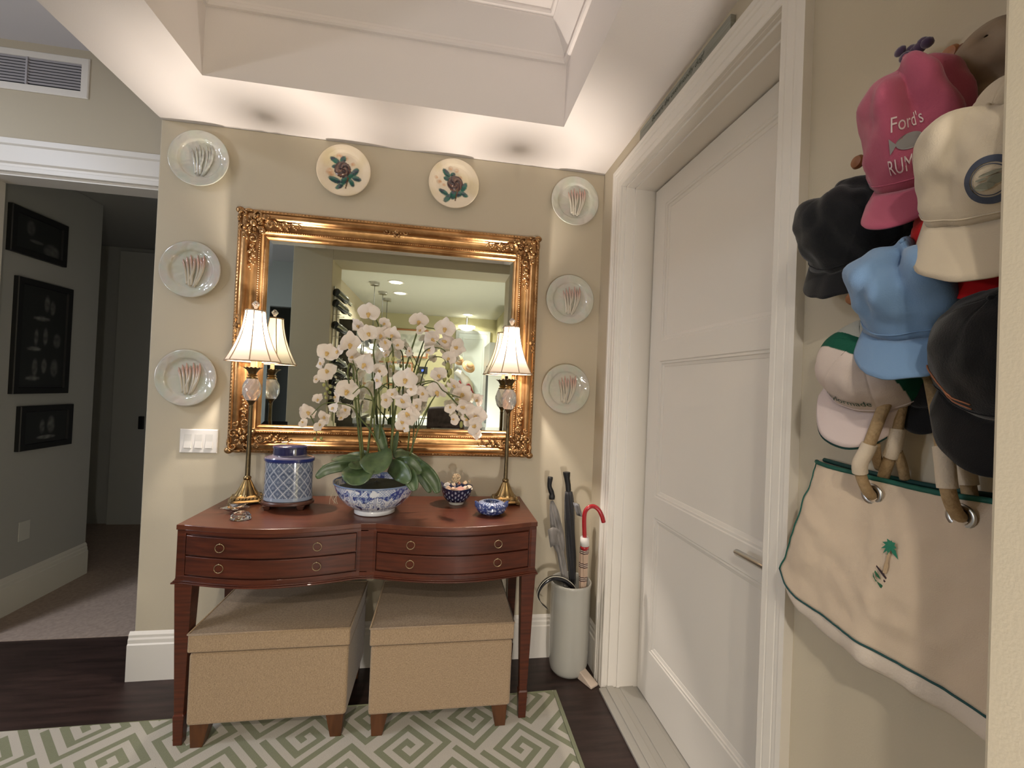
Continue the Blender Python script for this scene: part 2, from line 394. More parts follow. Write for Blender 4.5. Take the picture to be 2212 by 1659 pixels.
# ---- vent
v = thing('air_vent', (-2.10, .30, 2.94), 'white louvred air vent high above the hallway opening', 'vent')
b = MB(); X0, X1, Z0, Z1 = -2.42, -1.885, 2.835, 3.045
b.rings([[(X0+i, .30-t, Z0+i), (X1-i, .30-t, Z0+i), (X1-i, .30-t, Z1-i), (X0+i, .30-t, Z1-i)] for i, t in ((0, 0), (0, .006), (.004, .009), (.034, .009), (.037, .002))], True, False)
b.build('vent_frame', M_trim, v, auto=20)
MB().box(X0+.03, X1-.03, .2985, .2995, Z0+.03, Z1-.03).build('duct_backing', mat('duct_dark', (.012, .012, .014), .9), v)
b = MB()
for i in range(9):
    z = Z0+.045+i*.0152; b.add([(X0+.036, .2905, z+.004), (X1-.036, .2905, z+.004), (X1-.036, .2980, z-.001), (X0+.036, .2980, z-.001), (X0+.036, .2905, z+.0055), (X1-.036, .2905, z+.0055), (X1-.036, .2980, z+.0005), (X0+.036, .2980, z+.0005)],
        [(0, 3, 2, 1), (4, 5, 6, 7), (0, 1, 5, 4), (1, 2, 6, 5), (2, 3, 7, 6), (3, 0, 4, 7)])
b.box(-2.165, -2.157, .288, .298, Z0+.036, Z1-.036)
b.build('louvres', mat('vent_slat', (.40, .38, .40), .5), v)

# ---- rug
def rug():
    s = .0248
    tile = ["LLLLLLLL", "LGGGGGGG", "LGLLLLLG", "LGLGGGLG", "LGLGLGLG", "LGGGLGLG", "LLLLLGLG", "GGGGGGLG"]
    tile = ["LLLLLLLLLL",
            "LGGGGGGGGG",
            "LGLLLLLLLG",
            "LGLGGGGGLG",
            "LGLGLLLGLG",
            "LGLGLGLGLG",
            "LGLGLGGGLG",
            "LGLGLLLLLG",
            "LGLGGGGGGG",
            "LGLLLLLLLL"]
    N = 10
    bm = bmesh.new()
    X0, X1, Y0, Y1 = -2.0, .588, -1.95, -.295
    cx0, cy0 = .186, -.616
    c45 = math.sqrt(.5); R = 140
    lay = {}
    def P(u, v):
        x = cx0+(u-v)*s*c45; y = cy0+(u+v)*s*c45
        return x, y
    def vert(u, v):
        if (u, v) not in lay:
            x, y = P(u, v); lay[(u, v)] = bm.verts.new((x, y, .012))
        return lay[(u, v)]
    for u in range(-R, R):
        for v in range(-R, R):
            x, y = P(u+.5, v+.5)
            if not (X0-.03 < x < X1+.03 and Y0-.03 < y < Y1+.03): continue
            cu = u//N; uu = u % N; vv = (v+cu*4) % N
            if cu % 2: uu = N-uu if uu else 0; uu = uu % N
            f = bm.faces.new([vert(u, v), vert(u+1, v), vert(u+1, v+1), vert(u, v+1)])
            f.material_index = 0 if tile[vv][uu] == 'L' else 1
    for co, no in (((X0, 0, 0), (-1, 0, 0)), ((X1-.016, 0, 0), (1, 0, 0)), ((0, Y0, 0), (0, -1, 0)), ((0, Y1, 0), (0, 1, 0))):
        bmesh.ops.bisect_plane(bm, geom=bm.verts[:]+bm.edges[:]+bm.faces[:], plane_co=co, plane_no=no, clear_outer=True)
    me = bpy.data.meshes.new('area_rug'); 
    # border strip and thickness
    e = X1
    def quad(a):
        f = bm.faces.new([bm.verts.new(p) for p in a]); f.material_index = 1
    quad([(e-.016, Y0, .012), (e, Y0, .010), (e, Y1, .010), (e-.016, Y1, .012)])
    quad([(e, Y0, .010), (e, Y0, .001), (e, Y1, .001), (e, Y1, .010)])
    quad([(X0, Y1, .012), (X0, Y1, .001), (e, Y1, .001), (e, Y1, .011)])
    quad([(X0, Y0, .001), (e, Y0, .001), (e, Y1, .001), (X0, Y1, .001)])
    # the corner lifts a little
    for vv in bm.verts:
        d = (Vector((vv.co.x-X1, vv.co.y-Y1, 0))).length
        if d < .12: vv.co.z += .010*(1-d/.12)**2
    bm.to_mesh(me); bm.free()
    me.materials.append(mat('rug_ivory', (.45, .415, .355), .95, spec=.1, bump=.9, bscale=450, sheen=.3))
    me.materials.append(mat('rug_sage', (.185, .195, .115), .95, spec=.1, bump=.9, bscale=450, sheen=.3))
    o = bpy.data.objects.new('area_rug', me); COL.objects.link(o)
    tag(o, 'sage green and ivory greek key rug on the dark wood floor', 'rug')
rug()

# ================================================================== CONSOLE TABLE
TX0, TX1, TB, TF = -.965, .428, -.022, -.455
XM0, XM1 = -.305, -.240
def fy(x, off=0):
    def half(a, b): 
        u = min(1, max(0, (x-a)/(b-a))); return -.062*math.sin(PI*u)
    y = TF
    if x < XM0: y += half(TX0+.025, XM0)
    elif x > XM1: y += half(XM1, TX1-.025)
    return y-off
def bow_poly(x0, x1, off, back, n=48):
    xs = [x0+(x1-x0)*i/n for i in range(n+1)]
    return [(x, fy(min(max(x, TX0), TX1), off)) for x in xs]+[(x1, back), (x0, back)]
tb = thing('console_table', (-.27, -.24, 0), 'dark mahogany bow-front console table with four drawers under the mirror', 'table')
MB().prism(bow_poly(TX0, TX1, .004, TB), .838, .857).build('tabletop', M_woodtop, tb, bevel=.002)
b = MB(); b.prism(bow_poly(TX0+.003, TX1-.003, 0, TB), .645, .665); b.prism(bow_poly(TX0+.003, TX1-.003, 0, TB), .824, .838)
for x0, x1 in ((TX0+.003, TX0+.034), (XM0-.004, XM1+.004), (TX1-.034, TX1-.003)): b.prism(bow_poly(x0, x1, 0, TB, 6), .66, .83)
b.prism(bow_poly(TX0+.02, TX1-.02, -.010, TB), .66, .83)
b.build('case', M_wood, tb, bevel=.0012)
b = MB(); b.prism(bow_poly(TX0-.008, TX1+.008, .010, TB), .636, .642); b.prism(bow_poly(TX0-.003, TX1+.003, .005, TB), .642, .647)
b.build('bottom_moulding', M_wood, tb, bevel=.0015)
for (x0, x1) in ((TX0+.038, XM0-.008), (XM1+.008, TX1-.038)):
    for (z0, z1) in ((.672, .740), (.746, .818)):
        d = MB().prism(bow_poly(x0, x1, .003, fy(-.27, -.04)), z0, z1).build('drawer', M_wood, tb, bevel=.0015)
        # cockbeading
        for kx in (x0+.135, x1-.135):
            zc = (z0+z1)/2; yk = fy(kx, .004)
            r = MB(); R = .0155
            r.tube([(kx+R*math.sin(2*PI*i/28), yk-.004, zc+.000-R*math.cos(2*PI*i/28)) for i in range(29)], .0016, 6, False)
            r.ball((kx, yk-.003, zc+R), .0034, 8, 6)
            r.build('ring_pull', M_pull, d, smooth=True)
def leg(xc, yc, wt, wb, z1, foot=True):
    b = MB(); pr = [(0.0, wb*.92), (.10, wb*1.12), (.112, wb*1.15), (.118, wb*.98), (.13, wb), (z1, wt)]
    b.rings([[(xc-w_/2, yc-w_/2, z), (xc+w_/2, yc-w_/2, z), (xc+w_/2, yc+w_/2, z), (xc-w_/2, yc+w_/2, z)] for z, w_ in pr])
    return b.build('leg', M_wood, tb, bevel=.0025)
for xc, yc in ((TX0+.030, TF+.032), (TX1-.030, TF+.032)): leg(xc, yc, .062, .034, .64)
for xc, yc in ((TX0+.030, TB-.03), (TX1-.030, TB-.03)): leg(xc, yc, .05, .032, .64)
for o_ in tb.children:
    if o_.name.startswith('leg'): o_.location.z += .0125 if o_.data.vertices[0].co.y < -.2 else 0

# ================================================================== OTTOMANS
def ottoman(x0, x1, y0, y1, label, dz=0):
    t = thing('storage_ottoman', ((x0+x1)/2, (y0+y1)/2, .012), label, 'ottoman', 'storage ottomans under the console')
    MB().box(x0+.004, x1-.004, y0+.006, y1, .100, .372).build('body', M_fab, t, bevel=.012, seg=3)
    # lid slightly crowned
    b = MB(); nx = 14
    def top(u, v):
        x = x0+(x1-x0)*u; y = y0+(y1-y0)*v
        return (x, y, .448+.010*math.sin(PI*u)**.5*math.sin(PI*v)**.5 if 0 < u < 1 and 0 < v < 1 else .448)
    b.grid(top, nx, nx)
    n = nx+1; edge = [i for i in range(n)]+[n*j+nx for j in range(1, n)]+[n*nx+i for i in range(nx-1, -1, -1)]+[n*j for j in range(nx-1, 0, -1)]
    base = len(b.v)
    for i in edge: b.v.append((b.v[i][0], b.v[i][1], .378))
    m_ = len(edge)
    for k in range(m_): b.f.append((edge[k], edge[(k+1) % m_], base+(k+1) % m_, base+k))
    b.f.append(tuple(base+k for k in range(m_)))
    b.build('lid', M_fab, t, bevel=.006, seg=3, auto=50)
    p = MB(); r = .0035
    c = [(x0, y0, .448), (x1, y0, .448), (x1, y1, .448), (x0, y1, .448), (x0, y0, .448)]
    p.tube(c, r, 6); p.build('piping', M_fab, t, smooth=True)
    for xc, yc, sx, sy in ((x0+.05, y0+.05, -1, -1), (x1-.05, y0+.05, 1, -1), (x0+.05, y1-.05, -1, 1), (x1-.05, y1-.05, 1, 1)):
        b = MB(); rs = []
        for z, a in ((.102, .0), (.0125, 1.)):
            w_ = .068*(1-a)+.042*a
            ox = xc+sx*.036; oy = yc+sy*.036    # outer corner stays
            ox -= sx*.006*a
            rs.append([(ox, oy, z), (ox-sx*w_, oy, z), (ox-sx*w_, oy-sy*w_, z), (ox, oy-sy*w_, z)])
        b.rings(rs); b.build('leg', M_leg, t, bevel=.002)
    return t
ottoman(-.902, -.318, -.470, -.060, 'tan linen storage ottoman under the left half of the console')
ottoman(-.240, .340, -.485, -.060, 'tan linen storage ottoman under the right half of the console, beside umbrella stand')

# ================================================================== MIRROR
mx0, mx1, mz0, mz1 = -.991, .475, 1.066, 2.226
mr = thing('wall_mirror', (-.258, -.03, 1.066), 'large ornate gilt framed mirror with carved corners above the console', 'mirror')
def rl(ins, dep): return [(mx0+ins, -dep, mz0+ins), (mx1-ins, -dep, mz0+ins), (mx1-ins, -dep, mz1-ins), (mx0+ins, -dep, mz1-ins)]
prof = [(.004, 0), (.0, .012), (.0, .040), (.006, .047), (.014, .050), (.018, .046), (.022, .050), (.032, .054), (.040, .054), (.046, .049), (.048, .043), (.056, .036), (.066, .031), (.078, .029), (.088, .031), (.092, .037), (.096, .040), (.101, .040), (.104, .034), (.108, .030), (.114, .028), (.118, .031), (.123, .033), (.127, .030), (.133, .019), (.133, .012)]
MB().rings([rl(*p) for p in prof], True, False).build('frame', M_gold, mr, auto=35)
# beading
b = MB(); ins = .0985
def path(ins, step):
    out = []
    x0_, x1_, z0_, z1_ = mx0+ins, mx1-ins, mz0+ins, mz1-ins
    n = int((x1_-x0_)/step); out += [(x0_+(x1_-x0_)*i/n, z) for i in range(n) for z in (z0_, z1_)]
    n = int((z1_-z0_)/step); out += [(x, z0_+(z1_-z0_)*i/n) for i in range(n) for x in (x0_, x1_)]
    return out
for x, z in path(ins, .0105): b.ball((x, -.0405, z), (.0042, .0036, .0042), 6, 4)
b.build('beading', M_gold, mr, smooth=True)
b = MB()
for x, z in path(.010, .016): b.ball((x, -.047, z), (.006, .003, .006), 6, 4)
b.build('edge_beading', M_goldD, mr, smooth=True)
# glass with bevel
ix0, ix1, iz0, iz1 = mx0+.133, mx1-.133, mz0+.133, mz1-.133
def gl(i, d): return [(ix0-.004+i, -d, iz0-.004+i), (ix1+.004-i, -d, iz0-.004+i), (ix1+.004-i, -d, iz1+.004-i), (ix0-.004+i, -d, iz1+.004-i)]
b = MB(); b.rings([gl(0, .0165), gl(.0215, .0182)], True, False); b.f.append((4, 5, 6, 7)); b.f = [f for f in b.f]
g_ = b.build('mirror_glass', M_mirror, mr)
# carved ornaments
def spiral(c, r0, turns, a0, sgn, n=26, dep=.0):
    pts, rad = [], []
    for i in range(n):
        t = i/(n-1); a = a0+sgn*turns*2*PI*t; r = r0*(1-.82*t)
        pts.append(Vector((c[0]+r*math.cos(a), -.050-dep-.008*t, c[1]+r*math.sin(a)))); rad.append(.0055*(1-.35*t))
    return pts, rad
def corner(cxn, czn, sx, sz):
    b = MB()
    def Q(x, z, d=0): return (cxn+sx*x, -.046-d, czn+sz*z)
    # shell/rosette
    b.ball(Q(.072, .068, .006), (.017, .013, .017), 14, 9)
    for k in range(9):
        a = 2*PI*k/9; M = Matrix.Rotation(-a, 3, 'Y')
        b.ball(Q(.072+.030*math.cos(a), .068+.030*math.sin(a), .002), (.015, .008, .0085), 10, 6, M if sx*sz > 0 else Matrix.Rotation(a, 3, 'Y'))
    for (x, z, r0, tr, a0, sg) in ((.030, .090, .021, 1.2, .5, 1), (.088, .028, .021, 1.2, 1.1, -1), (.030, .030, .022, 1.0, 2.2, 1), (.075, .142, .021, 1.25, 4.2, 1), (.150, .070, .020, 1.25, .2, -1), (.112, .106, .016, 1.1, 3.8, 1), (.035, .135, .014, 1, 1, -1), (.135, .035, .014, 1, 2, 1)):
        pts, rad = [], []
        for i in range(24):
            t = i/23; a = a0+sg*tr*2*PI*t; r = r0*(1-.8*t)
            pts.append(Q(x+r*math.cos(a), z+r*math.sin(a), .004+.008*t)); rad.append(.0058*(1-.3*t))
        b.tube(pts, rad, 7)
    # trailing leaves along both rails
    for i in range(8):
        t = i/8
        for (x, z) in ((.175+.115*t, .068+.010*math.sin(i*2.4)), (.068+.010*math.sin(i*2.4), .175+.115*t)):
            s_ = .0125*(1-.55*t); b.ball(Q(x, z, .0), (s_, s_*.55, s_*.7), 8, 5, Matrix.Rotation(i*1.3, 3, 'Y'))
            b.ball(Q(x+.006, z+.010*(1 if i % 2 else -1), .0), (s_*.6, s_*.4, s_*.5), 7, 4)
    # outer lip
    b.ball(Q(.010, .010, .0), (.020, .012, .016), 10, 6)
    b.ball(Q(.048, .008, .0), (.022, .010, .009), 10, 6); b.ball(Q(.008, .048, .0), (.009, .010, .022), 10, 6)
    for (x, z, s_) in ((.050, .052, .02), (.098, .05, .017), (.05, .10, .017), (.105, .09, .016)): b.ball(Q(x, z, -.004), (s_, .010, s_), 10, 6)
    b.build('corner_ornament', M_goldD, mr, smooth=True)
for (x, z, sx, sz) in ((mx0, mz0, 1, 1), (mx1, mz0, -1, 1), (mx0, mz1, 1, -1), (mx1, mz1, -1, -1)): corner(x, z, sx, sz)
def mid(x, z, vert=False, big=1):
    b = MB()
    b.ball((x, -.050, z), (.013*big, .010, .013*big), 10, 7)
    for k in range(6):
        a = 2*PI*k/6; b.ball((x+.017*big*math.cos(a), -.044, z+.017*big*math.sin(a)), (.009*big, .006, .009*big), 8, 5)
    for s in (-1, 1):
        pts = []; rad = []
        for i in range(22):
            t = i/21; a = t*1.2*2*PI; r = .018*(1-.8*t)
            p = (.045+r*math.cos(a), r*math.sin(a)); p = (p[0]*s, p[1]*s)
            if vert: p = (p[1], p[0])
            pts.append((x+p[0], -.046-.004*t, z+p[1])); rad.append(.0042)
        b.tube(pts, rad, 6)
    b.build('rail_ornament', M_goldD, mr, smooth=True)
zt = mz1-.066; zb = mz0+.066; xm_ = (mx0+mx1)/2; zm_ = (mz0+mz1)/2
mid(xm_, zt+.02); mid(xm_, zb); mid(mx0+.026, zm_+.02, True); mid(mx1-.026, zm_+.02, True)

# ================================================================== LIGHT SWITCH
sw = thing('light_switch', (-1.13, -.006, 1.11), 'white three-gang rocker switch plate left of the mirror', 'switch')
x0, x1, z0, z1 = -1.212, -1.049, 1.054, 1.167
MB().rings([[(x0+i, -t, z0+i), (x1-i, -t, z0+i), (x1-i, -t, z1-i), (x0+i, -t, z1-i)] for i, t in ((0, 0), (0, .003), (.0035, .0065))], True, True).build('switch_plate', mat('switch_plastic', (.72, .69, .66), .35), sw, auto=20)
for k in range(3):
    xc = x0+.0815+(k-1)*.046; b = MB()
    b.add([(xc-.0165, -.0066, z0+.023), (xc+.0165, -.0066, z0+.023), (xc+.0165, -.0066, z1-.023), (xc-.0165, -.0066, z1-.023),
           (xc-.015, -.0115, z0+.025), (xc+.015, -.0115, z0+.025), (xc+.015, -.0075, (z0+z1)/2), (xc-.015, -.0075, (z0+z1)/2), (xc+.015, -.0068, z1-.025), (xc-.015, -.0068, z1-.025)],
          [(0, 1, 5, 4), (4, 5, 6, 7), (7, 6, 8, 9), (0, 4, 7, 9, 3), (1, 2, 8, 6, 5), (2, 3, 9, 8)])
    b.build('rocker', mat('rocker_plastic', (.60, .58, .55), .35), sw)

# ================================================================== PLATES
def disc_grid(prof, n=96, ax='y'):
    """prof: (radius, height out of wall); returns dense vertices for painting"""
    b = MB(); rs = []
    for r, h in prof: rs.append([(r*math.cos(2*PI*k/n), -h, r*math.sin(2*PI*k/n)) for k in range(n)])
    b.rings(rs, True, False); b.f.append(tuple(range(n-1, -1, -1)))
    b.f.append(tuple((len(rs)-1)*n+k for k in range(n)))
    return b
def dense(prof, m=5):
    out = []
    for a, b_ in zip(prof[:-1], prof[1:]):
        for k in range(m): t = k/m; out.append((a[0]+(b_[0]-a[0])*t, a[1]+(b_[1]-a[1])*t))
    return out+[prof[-1]]
def nz(x, y, z=0, s=1, seed=0): return noise.noise(Vector((x*s+seed*7.3, y*s-seed*3.1, z*s+seed*1.7)))
def mix(a, b, t): return tuple(a[i]*(1-t)+b[i]*t for i in range(3))
def asparagus_plate(x, z, R, label, seed, pink=.6, faint=0):
    t = thing('asparagus_plate', (x, 0, z), label, 'plate', 'majolica plates hung around the mirror')
    pr = dense([(.05, .002), (R*.62, .003), (R*.99, .020), (R, .0235), (R*.985, .026), (R*.90, .025), (R*.72, .0195), (R*.66, .0125), (R*.60, .0105), (R*.3, .0095), (.004, .009)], 4)
    b = disc_grid(pr, 112)
    def dsp(p):
        x_, y_, z_ = p; r = math.hypot(x_, z_)
        if y_ < -.004 and r < R*.985:
            k = .0016*nz(x_, z_, 0, 60, seed)+.0009*nz(x_, z_, 0, 150, seed+3)
            if r > R*.7: k += .0005*math.sin(math.atan2(z_, x_)*14+r*160+3*nz(x_, z_, 0, 20))
            y_ -= k
        return (x_, y_, z_)
    b.v = [dsp(p) for p in b.v]
    def col(c):
        n1 = nz(c.x, c.z, 0, 16, seed); n2 = nz(c.x, c.z, 0, 30, seed+5)
        base = (.50, .48, .42)
        k = mix(base, (.52, .43, .40), max(0, min(1, n1*1.8))*pink); k = mix(k, (.46, .49, .42), max(0, min(.8, n2*1.6)))
        return mix(k, (.48, .48, .36), max(0, min(.5, -n1)))
    o = b.build('dish', M_porc, t, smooth=True, paint=col); o.location = (0, 0, 0) ; o.matrix_parent_inverse = Matrix.Identity(4); 
    # asparagus spears in relief
    s = MB(); k = R/.134
    spears = [(-.030, .038, -.012, -.055), (-.018, .048, -.004, -.062), (-.005, .056, .004, -.058), (.008, .046, -.010, -.050), (.018, .058, .010, -.063), (.030, .050, .016, -.056), (.040, .060, .020, -.048)]
    for i, (xt, zt_, xb, zb_) in enumerate(spears):
        pts = []; rad = []
        for j in range(15):
            u = j/14; xx = xb+(xt-xb)*u+.010*math.sin(PI*u)*(1 if i > 2 else .3); zz_ = zb_+(zt_-zb_)*u
            pts.append((xx*k*1.3, -.0125-.004*math.sin(PI*u), zz_*k*1.28)); rad.append(.0070*k*(1-.25*u) if j < 12 else .0070*k*(.75-.2*(j-11))*1.15)
        s.tube(pts, rad, 8)
        for j in (9, 10, 11, 12): s.ball((pts[j][0]+(.003 if j % 2 else -.003)*k, pts[j][1]-.003, pts[j][2]), (.0028*k, .002, .005*k), 6, 4)
    if faint:
        for v_ in range(len(s.v)): s.v[v_] = (s.v[v_][0], s.v[v_][1]+.003, s.v[v_][2])
    def c2(c):
        u = (c.z/k+.06)/.12
        a = mix((.50, .46, .38), (.50, .30, .25), max(0, min(1, (u-.45)*2.2)))
        if faint: a = mix((.50, .52, .46), (.38, .36, .33), max(0, min(1, .5+1.5*nz(c.x, c.z, 0, 60, 3))))
        return a
    o2 = s.build('asparagus_relief', M_porc, t, smooth=True, paint=c2); o2.matrix_parent_inverse = Matrix.Identity(4)
    return t
PD = .1325
asparagus_plate(-1.183, 2.449, PD, 'pale green-white asparagus plate, top left beside the soffit corner', 1, .1, 1)
asparagus_plate(-1.195, 1.920, PD, 'white asparagus plate, middle of the left column', 2)
asparagus_plate(-1.190, 1.409, PD, 'white asparagus plate just above the light switch', 3)
asparagus_plate(.665, 2.453, PD, 'white asparagus plate at the top right corner by the door casing', 4, .5)
asparagus_plate(.659, 1.917, PD, 'white asparagus plate, middle of the right column', 5, .3)
asparagus_plate(.656, 1.434, PD, 'white asparagus plate, lowest of the right column', 6, .3)
def ell(c, cx_, cz_, a, b_, rot=0):
    x = c[0]-cx_; z = c[1]-cz_; ca, sa = math.cos(rot), math.sin(rot)
    u = x*ca+z*sa; v = -x*sa+z*ca
    return (u/a)**2+(v/b_)**2
def rose_plate(x, z, label, leaves, blossoms, rose, seed):
    t = thing('rose_plate', (x, 0, z), label, 'plate', 'majolica plates hung around the mirror')
    R = .1295
    b = disc_grid(dense([(.05, .002), (R*.7, .003), (R*.99, .018), (R, .0225), (R*.985, .025), (R*.93, .0245), (R*.80, .020), (R*.70, .0145), (R*.62, .0125), (R*.45, .0122), (R*.28, .012), (R*.12, .012), (.003, .012)], 7), 150)
    def relief(px, pz):
        h = 0
        for (a, b_, l, w_, r) in leaves:
            e = ell((px, pz), a, b_, l, w_, r)
            if e < 1: h = max(h, .003*(1-e)**.5)
        e = ell((px, pz), rose[0], rose[1], rose[2], rose[3])
        if e < 1: h = max(h, .009*(1-e)**.5*(1+.2*math.sin(math.atan2(pz-rose[1], px-rose[0])*5+e*9)))
        for (a, b_, r) in blossoms:
            e = ell((px, pz), a, b_, r, r)
            if e < 1: h = max(h, .002*(1-e)**.5)
        return h
    vs = []
    for p in b.v:
        if p[1] < -.008: p = (p[0], p[1]-relief(p[0], p[2])-.0008*abs(nz(p[0], p[2], 0, 110, seed)), p[2])
        vs.append(p)
    b.v = vs
    def col(c):
        px, pz = c.x, c.z; k = mix((.70, .60, .46), (.62, .52, .34), max(0, min(1, nz(px, pz, 0, 14, seed)*2)))
        for (a, b_, r) in blossoms:
            e = ell((px, pz), a, b_, r*1.15, r)
            if e < 1: k = mix(k, (.52, .27, .13), .75*(1-e)*(1+nz(px, pz, 0, 90)))
        for (a, b_, l, w_, r) in leaves:
            e = ell((px, pz), a, b_, l, w_, r)
            if e < 1.15: k = mix((.015, .115, .085), (.03, .045, .07), max(0, min(1, .4+1.3*nz(px, pz, 0, 60, seed)))) if e < .85 else mix(k, (.05, .14, .10), .7)
        e = ell((px, pz), rose[0], rose[1], rose[2], rose[3])
        if e < 1:
            sw_ = .5+.5*math.sin(math.atan2(pz-rose[1], px-rose[0])*3+e*10+4*nz(px, pz, 0, 40, seed))
            k = mix((.035, .018, .022), (.16, .085, .06), sw_**2)
        if abs(px-.012-.2*(pz+.075)) < .0035 and -.088 < pz < -.030: k = (.10, .045, .02)
        return k
    o = b.build('dish', M_porc, t, smooth=True, paint=col); o.matrix_parent_inverse = Matrix.Identity(4)
rose_plate(-.530, 2.472, 'majolica plate with a dark rose, left of the two over the mirror',
    [(-.045, .048, .026, .013, -.5), (-.008, .055, .020, .013, 1.2), (-.040, .018, .020, .011, .1), (-.040, -.050, .034, .014, -.35), (-.018, -.078, .024, .012, .8), (.052, .000, .024, .014, 1.0), (.060, -.032, .024, .013, -.3), (.038, -.055, .022, .011, -1.1), (.010, -.040, .034, .018, .9), (.030, -.018, .024, .016, .6)],
    [(-.025, .072, .016), (.004, .064, .014), (.040, .038, .012), (-.068, -.008, .020), (-.060, -.022, .016)], (-.008, .006, .040, .040), 1)
rose_plate(.013, 2.471, 'majolica plate with a dark rose, right of the two over the mirror',
    [(-.040, .052, .026, .013, -.8), (-.008, .048, .014, .011, .5), (-.036, .024, .018, .012, -.2), (-.050, -.048, .028, .012, -.5), (-.030, -.078, .028, .014, 1.0), (.052, -.012, .026, .014, 1.1), (.052, -.048, .026, .012, -.5), (.000, -.055, .026, .018, 1.3), (.024, -.050, .020, .016, .3)],
    [(-.020, .078, .012), (.012, .070, .012), (.030, .034, .012), (-.074, .004, .014), (-.090, .024, .010), (-.050, -.010, .010)], (.006, .002, .040, .042), 2)

# ================================================================== LAMPS
def lamp(x, y, label, rot):
    t = thing('candlestick_lamp', (x, y, .857), label, 'lamp', 'matching buffet lamps on the console')
    def P(b): b.v = [(p[0]+x, p[1]+y, p[2]) for p in b.v]; return b
    # square stepped base turned a little, on four feet
    b = MB(); s = .066
    def sq(r, z, k=.82):
        out = []
        for i in range(32):
            a = 2*PI*i/32; q = max(abs(math.cos(a)), abs(math.sin(a))); rr = r/(q**k)
            out.append((rr*math.cos(a+rot), rr*math.sin(a+rot), z))
        return out
    b.rings([sq(s*.96, .866), sq(s*1.06, .867), sq(s*1.06, .871), sq(s*.96, .875), sq(s*.90, .878), sq(s*.84, .886), sq(s*.62, .893), sq(s*.6, .894)])
    for i in range(4):
        a = rot+PI/4+i*PI/2; b.ball((s*1.22*math.cos(a), s*1.22*math.sin(a), .864), (.013, .013, .0075), 9, 6)
    for i in range(28):
        a = 2*PI*i/28; q = max(abs(math.cos(a)), abs(math.sin(a))); r = s*.86/q**.82; b.ball((r*math.cos(a+rot), r*math.sin(a+rot), .883), (.006, .004, .004), 6, 4, Matrix.Rotation(a, 3, 'Z'))
    P(b).build('base', M_brass, t, auto=40)
    b = MB(); rs = []
    for r, z in ((.047, .890), (.046, .895), (.043, .900), (.034, .915), (.026, .932), (.019, .948), (.014, .958)):
        rs.append([(r*(1+.06*math.cos(10*a_))*math.cos(a_), r*(1+.06*math.cos(10*a_))*math.sin(a_), z) for a_ in [2*PI*i/60 for i in range(60)]])
    b.rings(rs); b.lathe([(.012, .956), (.015, .960), (.0165, .966), (.015, .972), (.010, .976), (.0085, .980)], n=24)
    P(b).build('bell_foot', M_brass, t, auto=50)
    b = MB(); rs = []
    for r, z in ((.0095, .975), (.0068, 1.295)):
        rs.append([(r*(1+.10*abs(math.cos(6*a_)))*math.cos(a_), r*(1+.10*abs(math.cos(6*a_)))*math.sin(a_), z) for a_ in [2*PI*i/48 for i in range(48)]])
    b.rings(rs); b.lathe([(.0085, 1.285), (.0095, 1.289), (.0085, 1.293), (.0075, 1.297), (.009, 1.301), (.0165, 1.314), (.020, 1.318), (.020, 1.321)], n=24)
    P(b).build('fluted_pole', M_brassD, t, auto=50)
    b = MB(); rs = []
    for i in range(17):
        u = i/16; z = 1.320+.098*u; r = .019+.0185*math.sin(PI*(u*.93+.04))**.75; tw = u*1.7
        rs.append([(r*(1+.035*math.cos(8*(a_)))*math.cos(a_+tw), r*(1+.035*math.cos(8*(a_)))*math.sin(a_+tw), z) for a_ in [2*PI*k/48 for k in range(48)]])
    b.rings(rs); P(b).build('crystal', mat('lamp_crystal', (.93, .91, .94), .10, trans=.72, ior=1.45, coat=.6), t, auto=35)
    b = MB(); b.lathe([(.019, 1.417), (.023, 1.419), (.024, 1.424), (.019, 1.427), (.017, 1.430), (.022, 1.436), (.017, 1.440)], n=32)
    P(b).build('collar', M_brass, t, auto=40)
    b = MB(); rs = []
    for r, z, k in ((.015, 1.438, 0), (.018, 1.447, .03), (.026, 1.460, .05), (.037, 1.467, .08), (.038, 1.469, .08), (.026, 1.463, .04), (.014, 1.455, 0)):
        rs.append([(r*(1+k*math.cos(14*a_))*math.cos(a_), r*(1+k*math.cos(14*a_))*math.sin(a_), z+.002*k/.08*math.cos(14*a_)) for a_ in [2*PI*i/84 for i in range(84)]])
    b.rings(rs); P(b).build('petal_cup', M_brassD, t, auto=50)
    P(MB().lathe([(.0095, 1.455), (.0095, 1.575), (.007, 1.578), (.007, 1.582)], n=20)).build('candle_sleeve', mat('ivory_candle_sleeve', (.78, .70, .52), .5), t, auto=40)
    bl = P(MB().lathe([(.008, 1.582), (.012, 1.595), (.017, 1.612), (.015, 1.624), (.008, 1.633), (.003, 1.636)], n=16)).build('bulb', mat('bulb_glow', (1, 1, 1), .5, emit=(1, .84, .62), estr=14), t, smooth=True)
    bl.visible_shadow = True
    # bell shade of eight sewn panels
    zb_, zt_ = 1.497, 1.728; NP = 8
    def R(u, a):
        r = .040+.060*(1-u)**2.0+.012*(1-u)
        ph = (a*NP/(2*PI)) % 1; return r*(1-.035*math.sin(PI*ph)*(1-u*.4))
    b = MB(); rs = []
    for i in range(15):
        u = i/14; z = zb_+(zt_-zb_)*u; rs.append([(R(u, 2*PI*k/96)*math.cos(2*PI*k/96+.25), R(u, 2*PI*k/96)*math.sin(2*PI*k/96+.25), z) for k in range(96)])
    b.rings(rs, True, False)
    sh = P(b).build('lamp_shade', M_shade, t, auto=60)
    b = MB()
